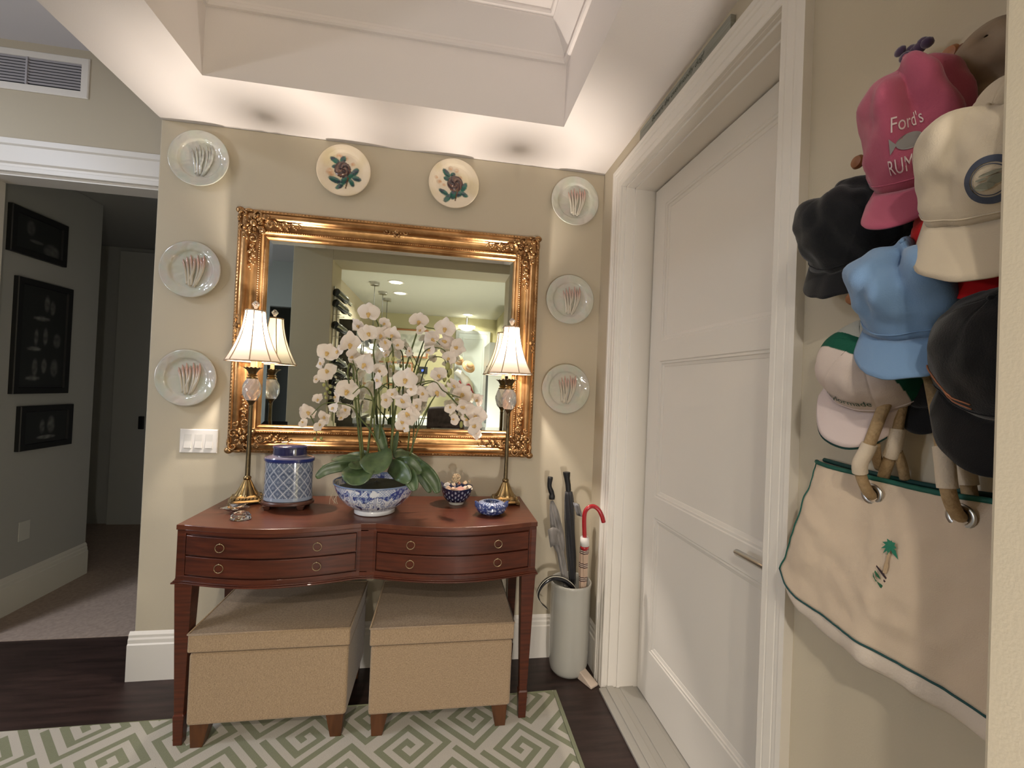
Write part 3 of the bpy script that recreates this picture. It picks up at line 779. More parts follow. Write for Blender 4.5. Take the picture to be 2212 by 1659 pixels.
    for p_ in range(NP):
        a = 2*PI*p_/NP; b.tube([((R(i/10, a)+.0008)*math.cos(a+.25)+x, (R(i/10, a)+.0008)*math.sin(a+.25)+y, zb_+(zt_-zb_)*i/10) for i in range(11)], .0024, 5)
    for u, rr in ((0, .0036), (1, .0034)):
        b.tube([((R(u, 2*PI*k/96)+.0005)*math.cos(2*PI*k/96+.25)+x, (R(u, 2*PI*k/96)+.0005)*math.sin(2*PI*k/96+.25)+y, zb_+(zt_-zb_)*u) for k in range(97)], rr, 6, False)
    b.build('shade_trim', mat('shade_piping', (.46, .33, .23), .8), sh, smooth=True)
    b = MB()
    for p_ in range(3):
        a = 2*PI*p_/3+.4; b.tube([(.01*math.cos(a), .01*math.sin(a), 1.722), (.040*math.cos(a), .040*math.sin(a), 1.726)], .0012, 5)
    b.lathe([(.004, 1.715), (.013, 1.718), (.015, 1.722), (.013, 1.726), (.005, 1.730), (.005, 1.738)], n=16)
    for sg in (-1, 1): b.tube([(sg*.006, 0, 1.575), (sg*.026, 0, 1.60), (sg*.026, 0, 1.66), (sg*.012, 0, 1.70), (0, 0, 1.72)], .0014, 5)
    P(b).build('harp', M_brass, t, auto=50)
    b = MB(); b.rings([[(r*math.cos(PI/4*k+.3), r*math.sin(PI/4*k+.3), z) for k in range(8)] for r, z in ((.005, 1.737), (.007, 1.742), (.0165, 1.757), (.0165, 1.760), (.010, 1.769), (.004, 1.774))])
    P(b).build('finial', mat('finial_crystal', (.9, .9, .92), .06, trans=.75, ior=1.5, coat=.5), t)
    l = light('bulb_light', 'POINT', (x, y, 1.658), 42, (1, .89, .78), shadow_soft_size=.016)
    l.parent = t; l.matrix_parent_inverse = t.matrix_world.inverted()
    return t
bpy.context.view_layer.update()
lamp(-.858, -.132, 'brass and crystal buffet lamp with bell shade on the left end of the console', .35)
lamp(.330, -.140, 'brass and crystal buffet lamp with bell shade on the right end of the console', .0)

# ================================================================== TABLE TOP PIECES
TZ = .857
# --- tea jar on a wooden stand
JC = (-.652, -.222)
st = thing('jar_stand', (*JC, TZ), 'oval dark wood stand under the blue tea jar', 'stand')
b = MB(); b.lathe([(.100, TZ+.018), (.109, TZ+.022), (.109, TZ+.030), (.104, TZ+.034), (.103, TZ+.036)], (*JC, 0), n=56, sy=.68)
b.build('stand_top', mat('rosewood', (.10, .042, .028), .3, colB=(.05, .018, .012), vscale=20), st, auto=40)
for sx in (-1, 1):
    for sy in (-1, 1):
        MB().rings([[(JC[0]+sx*.068+q*r, JC[1]+sy*.042+p*r, z) for q, p in ((-1, -1), (1, -1), (1, 1), (-1, 1))] for r, z in ((.010, TZ), (.011, TZ+.004), (.016, TZ+.020))]).build('foot', MATS['rosewood'], st, bevel=.002)
jr = thing('tea_jar', (*JC, TZ+.036), 'blue and white lattice patterned oval tea jar with dark blue lid', 'jar')
pr = dense([(.095, TZ+.036), (.100, TZ+.040), (.0995, TZ+.052), (.098, TZ+.12), (.098, TZ+.205), (.103, TZ+.208), (.104, TZ+.219), (.100, TZ+.224), (.082, TZ+.229), (.072, TZ+.232), (.070, TZ+.236)], 22)
def jarcol(c):
    x = c.x-JC[0]; y = (c.y-JC[1])/.68; a = math.atan2(y, x); z = c.z-TZ
    if z > .204: return (.020, .030, .14) if z < .2195 else (.12, .11, .15)
    if z < .052: return (.24, .29, .38)
    # elliptical arc length approximated
    s_ = a*.089
    p = .040
    u = ((s_+z*.82)/p) % 1; v = ((s_-z*.82)/p) % 1
    du = abs(u-.5); dv = abs(v-.5); m_ = max(du, dv)
    W, D = (.40, .43, .50), (.055, .075, .13)
    if m_ > .435: return W
    if m_ > .375: return D
    if m_ > .345: return (.26, .30, .37)
    if m_ > .17: return D if (int(u*26)+int(v*26)) % 2 else (.12, .15, .22)
    if m_ > .125: return (.30, .34, .42)
    return (.42, .46, .52) if m_ < .06 else (.05, .07, .13)
b = MB(); b.lathe(pr, (*JC, 0), n=720, sy=.68, cap=False)
b.build('jar_body', M_porc, jr, auto=40, paint=jarcol)
b = MB(); b.lathe([(.060, TZ+.228), (.069, TZ+.230), (.070, TZ+.236), (.069, TZ+.262), (.072, TZ+.264), (.071, TZ+.270), (.066, TZ+.273), (.02, TZ+.276)], (*JC, 0), n=56, sy=.70)
b.build('lid', mat('cobalt_glaze', (.022, .022, .07), .12, coat=.7), jr, auto=40)

# --- crystal paperweight and glass star dish
pw = MB()
c0 = (-.770, -.395, TZ)
for i, (r, z) in enumerate(((.030, 0), (.035, .004), (.034, .014), (.025, .027), (.012, .034))): pass
pw.rings([[(c0[0]+r*1.12*math.cos(2*PI*k/9+.2*i), c0[1]+r*.85*math.sin(2*PI*k/9+.2*i), c0[2]+z) for k in range(9)] for i, (r, z) in enumerate(((.030, .0005), (.035, .005), (.033, .016), (.024, .028), (.009, .034)))])
tag(pw.build('crystal_paperweight', M_crystal), 'faceted clear crystal paperweight at the front left of the console', 'paperweight')
sd = MB(); c1 = (-.835, -.285, TZ)
NS = 10
def star(r, z, k): return [(c1[0]+r*(1+(k if i % 2 else -k))*math.cos(2*PI*i/NS+.5), c1[1]+r*(1+(k if i % 2 else -k))*math.sin(2*PI*i/NS+.5), c1[2]+z) for i in range(NS)]
sd.rings([star(.018, .0005, .1), star(.022, .004, .15), star(.045, .022, .30), star(.049, .023, .32), star(.028, .012, .2), star(.012, .008, .1)])
tag(sd.build('glass_star_dish', M_crystal), 'clear star-shaped glass dish in front of the left lamp base', 'dish')

# --- the orchid arrangement in the painted bowl
BC = (-.270, -.292)
orc = thing('orchid_arrangement', (*BC, TZ), 'white phalaenopsis orchids in a large blue and white bowl at the centre of the console', 'orchids')
def bowl_paint(c):
    a = math.atan2(c.y-BC[1], c.x-BC[0])+PI/2; z = (c.z-TZ)
    W = (.58, .60, .66); B = (.035, .055, .22); BD = (.02, .028, .10); L = (.22, .28, .45)
    if z < .020: return (.62, .63, .66)
    if z > .132: return (.16, .22, .36)
    v = (z-.02)/.105; s = a*1.6
    if z > .104:  # lattice
        g = abs(((s*9+v*9) % 1)-.5) < .13 or abs(((s*9-v*9) % 1)-.5) < .13
        cl = nz(s*2.2, v*2, 0, 1.4, 4)
        if cl < .10: return W if g else L
    # scrolls
    per = 1.05; q = ((s+.30) % per)/per-.5; aq = abs(q)
    col_ = W
    n1 = nz(s*3.1, v*3.0, .3, 1.3, 9); n2 = nz(s*6, v*6, .3, 1.4, 2)
    if v > .62+.12*math.sin(s*5) and n1 > -.12: col_ = B if n2 > -.05 else L
    for (qx, qv, r0, sg) in ((.17, .66, .105, 1), (.30, .42, .10, -1), (.40, .22, .09, 1), (.10, .34, .07, -1), (.45, .72, .09, 1)):
        dx = (aq-qx)*per; dy = (v-qv)*.62; r = math.hypot(dx, dy)
        if r < r0:
            th = math.atan2(dy, dx)*sg
            w_ = math.sin(th+r/r0*9.5)
            if w_ > .55: col_ = B
            elif w_ > .25: col_ = L
    if n1 > .30 and .12 < v < .55 and aq > .1: col_ = BD
    if abs(aq-.035) < .012 and .25 < v < .8: col_ = B
    if v < .10 and n2 > -.1: col_ = BD
    return col_
pr = dense([(.080, TZ+.0005), (.086, TZ+.003), (.086, TZ+.014), (.084, TZ+.019), (.100, TZ+.028), (.125, TZ+.046), (.150, TZ+.074), (.165, TZ+.104), (.173, TZ+.128), (.177, TZ+.134), (.177, TZ+.139), (.173, TZ+.139), (.164, TZ+.116), (.14, TZ+.09)], 9)
b = MB(); b.lathe(pr, (*BC, 0), n=400, cap=False); b.build('bowl', M_porc, orc, auto=50, paint=bowl_paint)
b = MB(); b.lathe([(.158, TZ+.108), (.13, TZ+.118), (.08, TZ+.128), (.01, TZ+.132)], (*BC, 0), n=40, cap=False)
b.v = [(p[0], p[1], p[2]+.008*nz(p[0], p[1], 0, 40)) for p in b.v]
b.build('moss', M_moss, orc, smooth=True)
def C5(x, y, Y): p = at(640+x/3.607, 640+y/3.607, 'y', Y); return p
def stem(pts, r, name='stem', m=None, ys=(-.285, -.285)):
    P_ = []
    for i, q in enumerate(pts):
        Y = q[2] if len(q) > 2 else ys[0]+(ys[1]-ys[0])*i/(len(pts)-1)
        P_.append(C5(q[0], q[1], Y))
    s_ = spline(P_, 6); n = len(s_); rr = [r*1.3*(1-.45*i/(n-1)) for i in range(n)]
    return MB().tube(s_, rr, 6).build(name, m or M_stem, orc, smooth=True)
stem([(515, 1330), (475, 950), (452, 720), (442, 560), (415, 525), (400, 600), (412, 680)], .0042, ys=(-.27, -.36))
stem([(530, 1330), (492, 900), (478, 720), (470, 600), (440, 500)], .0034, ys=(-.26, -.30))
stem([(545, 1330), (592, 900), (622, 720), (612, 540), (602, 400), (640, 240), (600, 150)], .0042, ys=(-.24, -.25))
stem([(690, 1300), (600, 1080), (480, 930), (430, 860), (300, 830), (200, 845), (120, 925)], .0030, ys=(-.30, -.36))
stem([(740, 1300), (752, 900), (756, 600), (750, 400), (715, 330)], .0046, ys=(-.26, -.27))
stem([(725, 1300), (782, 820), (860, 540), (935, 300), (960, 230)], .0046, ys=(-.28, -.30))
stem([(880, 1250), (970, 980), (1065, 800), (1150, 700)], .0030, ys=(-.33, -.33))
stem([(870, 1200), (905, 760), (955, 540), (1000, 430), (1080, 400), (1160, 430), (1192, 560)], .0032, ys=(-.29, -.33))
stem([(610, 1100), (600, 830), (560, 725), (500, 710), (440, 760)], .0030, ys=(-.30, -.40))
stem([(600, 950), (630, 760), (690, 685), (760, 680), (800, 720)], .0030, ys=(-.29, -.38))
stem([(880, 900), (915, 715), (1000, 665), (1090, 670), (1150, 740), (1280, 790)], .0030, ys=(-.32, -.36))
stem([(1020, 245), (1075, 255), (1115, 290)], .0024, ys=(-.28, -.29)); stem([(960, 240), (1000, 238), (1040, 250)], .0024, ys=(-.29, -.28))
stem([(290, 480), (240, 550), (228, 640), (240, 700), (262, 760)], .0026, ys=(-.33, -.36))
stem([(640, 1250), (655, 900), (640, 700), (665, 620)], .0032, ys=(-.25, -.34))
stem([(1170, 750), (1260, 850), (1320, 930), (1380, 1000)], .0030, ys=(-.36, -.38))
stem([(900, 1260), (920, 1000), (945, 850), (1000, 740)], .0028, ys=(-.22, -.22))
stem([(780, 360), (840, 390), (880, 460), (915, 540)], .0024, ys=(-.26, -.27))
stem([(750, 420), (725, 460), (708, 490)], .0020, ys=(-.28, -.29))
stem([(300, 850), (285, 930), (290, 1010)], .0022, ys=(-.34, -.34)); stem([(110, 930), (150, 1020), (160, 1090)], .0022, ys=(-.36, -.37))
# buds
buds = [(708, 492, 15, 20), (753, 490, 13, 18), (757, 560, 12, 30), (735, 545, 12, 12), (880, 548, 12, 18), (915, 545, 9, 14), (215, 690, 12, 14), (240, 720, 12, 14), (262, 750, 11, 12), (225, 760, 10, 12), (265, 700, 10, 12), (232, 790, 11, 12),
        (145, 1112, 13, 15), (195, 1108, 12, 13), (1158, 640, 14, 20), (1195, 660, 12, 16), (1180, 545, 20, 30), (1200, 590, 16, 26), (1252, 803, 17, 10), (1320, 935, 14, 12), (1285, 1000, 13, 26), (1165, 700, 12, 12), (520, 700, 11, 10), (425, 635, 9, 10)]
for i, (x, y, a, h_) in enumerate(buds):
    Y = -.33-.03*math.sin(i*2.1); k = 1/3.607/F_PX*(abs(Y+2.2653))
    MB().ball(C5(x, y, Y), (a*k, a*k, h_*k*1.05), 8, 6).build('bud', M_bud, orc, smooth=True)
# one blossom mesh in three variants
def blossom(seed):
    rnd = random.Random(seed); b = MB()
    def pet(ang, L, W, cup, twist):
        ca, sa = math.cos(ang), math.sin(ang)
        def f(u, v):
            t = v; s_ = (u-.5)*2; w_ = W*math.sin(PI*min(.985, .06+t**.85*.94))**.62
            r = L*t; px_ = s_*w_; out = -cup*math.sin(PI*t*.9)*.5+cup*t*t*1.2+.16*W*s_*s_*(-1)+twist*s_*t*.3
            x = r*ca-px_*sa; z = r*sa+px_*ca
            return (x, -.02-out*1.0, z)
        b.grid(f, 6, 8)
    for a, L, W in ((90, .98, .44), (212, .92, .42), (328, .92, .42)): pet(math.radians(a+rnd.uniform(-7, 7)), L*rnd.uniform(.9, 1.05), W, rnd.uniform(-.25, .25), rnd.uniform(-.2, .2))
    b.v = [(p[0], p[1]+.04, p[2]) for p in b.v]
    for a in (12, 168): pet(math.radians(a+rnd.uniform(-12, 12)), 1.0, .68, rnd.uniform(-.1, .35), rnd.uniform(-.3, .3))
    l = MB(); l.ball((0, -.12, -.02), (.10, .13, .12), 8, 6); l.ball((0, -.20, -.22), (.13, .10, .16), 8, 6)
    l.ball((-.13, -.16, -.06), (.06, .08, .12), 7, 5); l.ball((.13, -.16, -.06), (.06, .08, .12), 7, 5)
    return b, l
protos = []
for k in range(4):
    b, l = blossom(k+1)
    fb = b.build('blossom', M_petal, None, smooth=True, sub=1); lp = l.build('blossom_lip', M_lip, fb, smooth=True)
    protos.append(fb)
FL = [(565, 130, 85, .1), (480, 225, 62, -.5), (560, 290, 78, -.3), (690, 210, 50, .8), (655, 300, 74, .2), (750, 300, 66, .5), (690, 370, 62, 2.6), (955, 190, 78, .1), (965, 262, 50, 1.2), (1160, 250, 84, .2), (1060, 330, 72, -.9), (1170, 350, 86, 2.2), (1250, 400, 78, 1.7),
      (415, 370, 92, 0), (240, 440, 80, .3), (325, 430, 68, -.6), (440, 470, 64, 1.2), (540, 530, 92, .4), (190, 520, 54, -.8), (240, 590, 76, 2.4), (155, 645, 36, 1.4), (222, 640, 42, -.6), (650, 580, 60, .6), (632, 655, 64, -1.5), (850, 650, 96, .15),
      (840, 820, 92, 3.0), (870, 930, 92, 2.6), (830, 985, 70, 2.2), (845, 1025, 42, 1), (700, 810, 62, 1.7), (1100, 740, 92, -.2), (985, 760, 66, 1.1), (1110, 610, 72, -.4), (1190, 480, 62, .8), (1230, 690, 64, -.3), (1295, 760, 92, .7), (1200, 870, 50, 2.9), (1310, 860, 84, 2.0),
      (1400, 930, 90, .4), (1390, 1010, 82, 1.6), (1405, 1070, 52, 3.0), (1450, 920, 50, .1), (395, 735, 92, .35), (310, 785, 52, 1.3), (165, 800, 48, .3), (85, 905, 72, .1), (50, 985, 38, 2.2), (180, 1005, 52, 2.6), (215, 945, 58, 1.2), (290, 870, 50, .2), (380, 890, 58, 2.1), (350, 940, 44, 1.0), (1230, 960, 46, 1.5), (1415, 810, 56, .9), (935, 860, 72, 1.9), (795, 375, 54, 1.1), (880, 430, 40, 2.0), (1040, 420, 50, .4), (700, 450, 40, .7),
      (1330, 960, 60, 1.2), (900, 730, 50, 2.2), (750, 760, 48, .5)]
for i, (x, y, r, ro) in enumerate(FL):
    p = protos[i % 4]
    fb = p if i < 4 else p.copy()
    if i >= 4: COL.objects.link(fb)
    rn = random.Random(100+i)
    Y = -.33+rn.uniform(-.085, .075)
    if x < 330: Y = -.34+rn.uniform(-.05, .04)
    if 780 < x < 940 and y > 560: Y = -.41
    k = 1/3.607/F_PX*abs(Y+2.2653)
    M = Matrix.Translation(C5(x, y, Y)) @ Matrix.Rotation(rn.uniform(-1.0, 1.0), 4, 'Z') @ Matrix.Rotation(rn.uniform(-.35, .75), 4, 'X') @ Matrix.Rotation(ro, 4, 'Y') @ Matrix.Diagonal((r*k*1.0,)*3+(1,))
    fb.parent = orc; fb.matrix_parent_inverse = orc.matrix_world.inverted(); fb.matrix_basis = M
    if i >= 4:
        for ch in p.children:
            c = ch.copy(); COL.objects.link(c); c.parent = fb
# leaves
def C8(x, y, Y): return at(560+x/6.506, 980+y/6.506, 'y', Y)
def leaf(pts, W, droop=0, tilt=0):
    c = spline([C8(x, y, Y) for x, y, Y in pts], 8); n = len(c)
    b = MB(); rs = []
    k = 1/6.506/F_PX*2.0
    vs = []
    for i, p in enumerate(c):
        t = i/(n-1); tg = (c[min(i+1, n-1)]-c[max(i-1, 0)]).normalized()
        side = tg.cross(Vector((0, -1, 0))+Vector((0, 0, 1))*tilt); side = side.normalized() if side.length > 1e-4 else Vector((1, 0, 0))
        nn = side.cross(tg).normalized()
        w_ = W*1.2*k*(.30+.70*math.sin(PI*min(1, t*.86+.12))**.8) if t < .97 else W*k*.28
        vs.append([p+side*w_*s_ + nn*(.22*w_*abs(s_)**1.5) for s_ in (-1, -.66, -.33, 0, .33, .66, 1)])
    fl = [q for r_ in vs for q in r_]
    fs = [(i*7+j, i*7+j+1, (i+1)*7+j+1, (i+1)*7+j) for i in range(n-1) for j in range(6)]
    b.add(fl, fs); return b.build('leaf', M_green, orc, smooth=True, solid=.0022)
leaf([(1660, -20, -.30), (1650, 120, -.38), (1630, 290, -.43)], 172)
leaf([(1440, 180, -.34), (1390, 300, -.42), (1365, 450, -.455)], 160)
leaf([(1480, 110, -.30), (1390, 170, -.38), (1270, 190, -.42)], 80, tilt=1.2)
leaf([(1500, 150, -.28), (1200, 165, -.32), (960, 220, -.34), (800, 340, -.35)], 62)
leaf([(1450, 60, -.26), (1300, 130, -.27), (1120, 150, -.28), (880, 195, -.29)], 52, tilt=.8)
leaf([(1500, 110, -.27), (1250, 60, -.26), (1020, 85, -.25)], 45, tilt=1.5)
leaf([(1520, 60, -.25), (1400, 10, -.24), (1250, 40, -.22), (1130, 95, -.2)], 36, tilt=1)
leaf([(1830, 170, -.32), (1990, 250, -.40), (2110, 400, -.44)], 105)
leaf([(2000, 180, -.34), (2120, 330, -.42), (2190, 520, -.45)], 80)
def C7(x, y): return ((680+x/4.608-560)*6.506, (960+y/4.608-980)*6.506)
def leaf7(pts, W, tilt=0): leaf([(*C7(x, y), Y) for x, y, Y in pts], W*1.41, tilt=tilt)
leaf7([(780, 200, -.33), (930, 190, -.37), (1060, 285, -.38)], 58, .5)
leaf7([(780, 110, -.28), (900, 110, -.26), (1010, 160, -.24), (1090, 220, -.22)], 42, .9)
leaf7([(1000, 160, -.30), (1110, 270, -.34), (1190, 380, -.36), (1225, 485, -.37)], 52, .2)
leaf7([(960, 210, -.27), (1060, 310, -.28), (1150, 480, -.29)], 44)
leaf7([(790, 90, -.24), (860, 80, -.21), (960, 140, -.18)], 34, 1)
leaf([( *[ (640+690/3.607-560)*6.506, (640+1200/3.607-980)*6.506 ], -.27), (*[(640+650/3.607-560)*6.506, (640+1080/3.607-980)*6.506], -.26), (*[(640+635/3.607-560)*6.506, (640+1000/3.607-980)*6.506], -.25)], 62)
leaf([((640+760/3.607-560)*6.506, (640+1220/3.607-980)*6.506, -.24), ((640+775/3.607-560)*6.506, (640+1130/3.607-980)*6.506, -.22), ((640+790/3.607-560)*6.506, (640+1050/3.607-980)*6.506, -.21)], 30)
leaf([(1560, 60, -.24), (1480, -20, -.22), (1400, -10, -.2)], 24, tilt=.6)
# aerial roots over the rim
for q in range(5):
    rn = random.Random(q); pts = [at(735-q*1.5, 1035, 'y', -.30)]
    for j in range(5): pts.append(at(730-q*3+rn.uniform(-7, 5), 1045+j*11, 'y', -.31+.01*q))
    MB().tube(spline(pts, 4), .0011, 4).build('aerial_root', mat('pale_root', (.42, .36, .26), .8), orc, smooth=True)

# --- small bowl of shells
SC = (.090, -.165)
sb = thing('shell_bowl', (*SC, TZ), 'small dark blue bowl with white dots, holding seashells', 'bowl')
def sbp(c):
    a = math.atan2(c.y-SC[1], c.x-SC[0]); z = c.z-TZ
    if z < .014: return (.6, .6, .58)
    u = (a*7/PI*2) % 1; v = (z*45+.5*(int(a*7/PI*2) % 2)) % 1
    if (u-.5)**2+(v-.5)**2 < .07 and z < .075: return (.28, .31, .40)
    return (.012, .016, .05)
pr = dense([(.034, .0005), (.036, .003), (.036, .012), (.048, .018), (.062, .036), (.071, .060), (.077, .084), (.0745, .084), (.066, .060), (.05, .045)], 6)
def shell_rim(p):
    x, y, z = p; h = z-TZ
    if h > .07:
        a = math.atan2(y-SC[1], x-SC[0]); z += (h-.07)/.014*(.010*max(0, math.cos(a-PI))**8*2+.003*math.cos(2*a))
    return (x, y, z)
b = MB(); b.lathe([(r, TZ+h) for r, h in pr], (*SC, 0), n=180, cap=False); b.v = [shell_rim(p) for p in b.v]
b.build('bowl_body', M_porc, sb, smooth=True, paint=sbp)
b = MB(); b.lathe([(.071, TZ+.062), (.02, TZ+.066)], (*SC, 0), n=24, cap=True); b.build('shell_bed', mat('shell_grit', (.42, .28, .2), .9, bump=1, bscale=200), sb)
shell_cols = [((.72, .62, .52), 'cream'), ((.66, .42, .32), 'pink'), ((.55, .38, .24), 'tan'), ((.74, .70, .66), 'white'), ((.60, .30, .24), 'coral')]
def cockle(name, c, s_, rot, col_, label):
    b = MB(); rs = []
    M = Matrix.Rotation(rot[0], 3, 'X') @ Matrix.Rotation(rot[1], 3, 'Y') @ Matrix.Rotation(rot[2], 3, 'Z')
    def f(u, v):
        a = (u-.5)*2.3; r = v
        q = Vector((r*math.sin(a)*s_, s_*.5*math.sin(PI*v*.55)*(math.cos(a*1.1)**.6)*(1+.10*math.cos(u*2*PI*11)), r*math.cos(a)*s_*1.02-s_*.5))
        return M @ q+Vector(c)
    b.grid(f, 44, 7)
    return tag(b.build(name, mat('shell_'+name+str(hash(col_) % 9999), col_, .45), smooth=True, solid=.0015), label, 'seashell', 'seashells in the small blue bowl')
def snail(c, s_, rot, col_, label):
    b = MB(); pts = []; rad = []
    M = Matrix.Rotation(rot[0], 3, 'X') @ Matrix.Rotation(rot[1], 3, 'Y') @ Matrix.Rotation(rot[2], 3, 'Z')
    for i in range(34):
        t = i/33; a = t*3*2*PI; r = s_*.5*(1-t)**1.2
        pts.append(M @ Vector((r*math.cos(a), r*math.sin(a), s_*1.5*t-.5*s_))+Vector(c)); rad.append(max(.0006, s_*.46*(1-t)**1.1))
    b.tube(pts, rad, 8)
    return tag(b.build('spiral_seashell', mat('shellsp'+str(hash(col_) % 9999), col_, .35), smooth=True), label, 'seashell', 'seashells in the small blue bowl')
def S7(x, y, Y): return at(680+x/4.608, 960+y/4.608, 'y', Y)
cockle('cockle_seashell', S7(1318, 410, -.195), .019, (.5, 0, .3), shell_cols[3][0], 'white ribbed shell at the left rim of the shell bowl')
cockle('cockle_seashell', S7(1452, 440, -.215), .022, (-.3, 0, .1), (.62, .34, .28), 'coral pink fan shell in the middle of the shell bowl')
cockle('cockle_seashell', S7(1545, 425, -.20), .018, (-.4, .7, 0), (.78, .66, .52), 'cream pointed fan shell at the right rim of the shell bowl')
cockle('cockle_seashell', S7(1495, 425, -.205), .013, (-.4, -.5, 0), (.74, .62, .5), 'cream fan shell between coral shell and right rim')
cockle('cockle_seashell', S7(1340, 440, -.21), .017, (-.2, .6, .4), (.60, .42, .30), 'tan fan shell below the white shell at left')
snail(S7(1385, 395, -.185), .013, (.5, .3, 0), (.72, .58, .44), 'round cream snail shell on the pile, left of centre')
snail(S7(1498, 378, -.18), .014, (.2, .2, 1), (.70, .50, .32), 'upright peach snail shell at the top right of the pile')
snail(S7(1440, 385, -.175), .010, (1, .3, 1), (.34, .16, .10), 'small brown shell behind the coral fan shell')
snail(S7(1380, 445, -.22), .013, (1.2, .5, 0), (.62, .40, .28), 'tan spiral shell beside the coral fan shell at front')
snail(S7(1355, 465, -.22), .010, (1.2, -.5, 0), (.76, .60, .44), 'tiny peach shell at the front rim')
snail(S7(1300, 440, -.19), .009, (1.0, -.5, 0), (.74, .62, .52), 'tiny cream shell tucked at the left rim')
snail(S7(1520, 440, -.19), .010, (1.0, -.5, 0), (.66, .48, .34), 'small tan shell at the right of the pile')
tb_ = MB(); cc = S7(1408, 335, -.165); rn = random.Random(3)
for k in range(11):
    n_ = Vector((rn.uniform(-1, 1), rn.uniform(-1, 1), rn.uniform(-1, 1))).normalized(); a_ = n_.cross(Vector((.3, .5, .8))).normalized(); c_ = n_.cross(a_)
    tb_.tube([cc+(a_*math.cos(2*PI*i/24)+c_*math.sin(2*PI*i/24))*.0205*(1+.04*math.sin(i)) for i in range(25)], .0011, 5, False)
tag(tb_.build('twine_ball', mat('raffia', (.50, .38, .24), .8), smooth=True), 'openwork ball of pale twine on top of the seashells', 'ball')
for k, (px, py) in enumerate(((1335, 390), (1545, 385))):
    b = MB(); c = S7(px, py, -.165)
    for j in range(9):
        rn = random.Random(j+k*10); b.tube([c, c+Vector((rn.uniform(-.012, .012), rn.uniform(-.01, .01), rn.uniform(.004, .016)))], .0006, 4)
    tag(b.build('dried_sprig', mat('raffia', (.5, .38, .24), .8)), ['wispy dried sprig left of the twine ball', 'wispy dried sprig above the right rim of the shell bowl'][k], 'dried plant')

# --- blue and white low pot with two lug handles
AC = (.240, -.335)
ap = thing('low_censer', (*AC, TZ), 'squat blue and white porcelain pot in front of the right lamp', 'pot')
def apc(c):
    a = math.atan2(c.y-AC[1], c.x-AC[0]); z = c.z-TZ
    n = nz(math.cos(a)*3, math.sin(a)*3, z*60, 1.4, 2); n2 = nz(math.cos(a)*7, math.sin(a)*7, z*120, 1.3, 5)
    W = (.42, .47, .60); B = (.02, .035, .13)
    r = math.hypot(c.x-AC[0], c.y-AC[1])
    if z > .052: return W if (math.sin(a*26) > .1) else (.10, .14, .28)
    return mix(B, W, max(0, min(1, n2*1.6+n*.8-.05)))
pr = dense([(.040, .001), (.044, .004), (.060, .012), (.069, .026), (.068, .040), (.058, .052), (.044, .057), (.036, .058), (.035, .050), (.03, .03)], 8)
b = MB(); b.lathe([(r, TZ+h) for r, h in pr], (*AC, 0), n=160, cap=False); b.build('pot_body', M_porc, ap, smooth=True, paint=apc)
for s in (-1, 1):
    b = MB(); b.ball((AC[0]+s*.066, AC[1]-.01, TZ+.045), (.010, .012, .014), 10, 7); b.ball((AC[0]+s*.071, AC[1]-.01, TZ+.056), (.006, .007, .006), 8, 5)
    b.build('lug_handle', M_porc, ap, smooth=True, paint=lambda c: (.03, .05, .16))

# ================================================================== UMBRELLA STAND
UC = (.695, -.122)
us = thing('umbrella_stand', (*UC, 0), 'tall grey-green glazed ceramic umbrella stand in the corner', 'umbrella stand')
b = MB(); b.lathe([(.070, .0), (.085, .006), (.094, .022), (.098, .05), (.100, .10), (.101, .30), (.101, .425), (.104, .440), (.1045, .450), (.101, .456), (.096, .452), (.094, .42), (.094, .05), (.02, .04)], (*UC, 0), n=72)
b.build('stand_body', M_stand, us, smooth=True)
def umb_thing(label): return thing('umbrella', (*UC, .05), label, 'umbrella')
U = lambda px, py, Y=-.12: at(px, py, 'y', Y)
def clampz(p, zmin=.055): return Vector((p.x, p.y, max(p.z, zmin)))
# grey folded umbrella with black rubber grip
t = umb_thing('grey fabric umbrella with black rubber grip, left in the ceramic stand')
MB().tube(spline([U(1189, 1030, -.10), U(1187, 1050, -.10), U(1192, 1066, -.10), U(1192, 1078, -.10)], 6), [.013, .014, .0135, .0125, .012, .0115, .0115, .012, .0125, .013, .0135, .0135, .013, .0135, .015, .016, .016, .0155, .015], 12).build('grip', M_black, t, smooth=True)
M_silv = mat('grey_umbrella_cloth', (.30, .28, .265), .5, sheen=.3, colB=(.07, .065, .06), vscale=18, stretch=(1, 1, .35))
def furled(top, bot, prof, mtl, par, name='canopy', pleat=7, amp=.16, tw=5):
    top = Vector(top); bot = Vector(bot); ax = (bot-top); L = ax.length; ax.normalize()
    a = ax.cross(Vector((0, 1, 0))).normalized(); c = ax.cross(a); rs = []; n = 56; N = 30
    for i in range(N+1):
        u = i/N; r = np.interp(u, [p[0] for p in prof], [p[1] for p in prof])
        ring = []
        for k in range(n):
            th = 2*PI*k/n; rr = r*(1+amp*math.sin(pleat*th+tw*u)+.05*math.sin(3*th+9*u))
            ring.append(top+ax*L*u+a*rr*math.cos(th)+c*rr*math.sin(th))
        rs.append(ring)
    return MB().rings(rs).build(name, mtl, par, smooth=True)
pts = (U(1192, 1082, -.10), Vector((.672, -.12, .42)))
furled(pts[0], pts[1], [(0, .006), (.05, .014), (.12, .020), (.30, .026), (.42, .030), (.52, .028), (.6, .016), (.75, .017), (1, .014)], M_silv, t)
MB().tube([Vector((.672, -.12, .43)), Vector((.645, -.12, .06))], .012, 8).build('shaft', M_black, t)
fl = MB().grid(lambda u, v: U(1183+26*u+6*v, 1145+v*38-6*math.sin(u*PI), -.145-.01*math.sin(u*5)), 8, 5); fl.build('loose_flap', M_silv, t, smooth=True, solid=.0012)
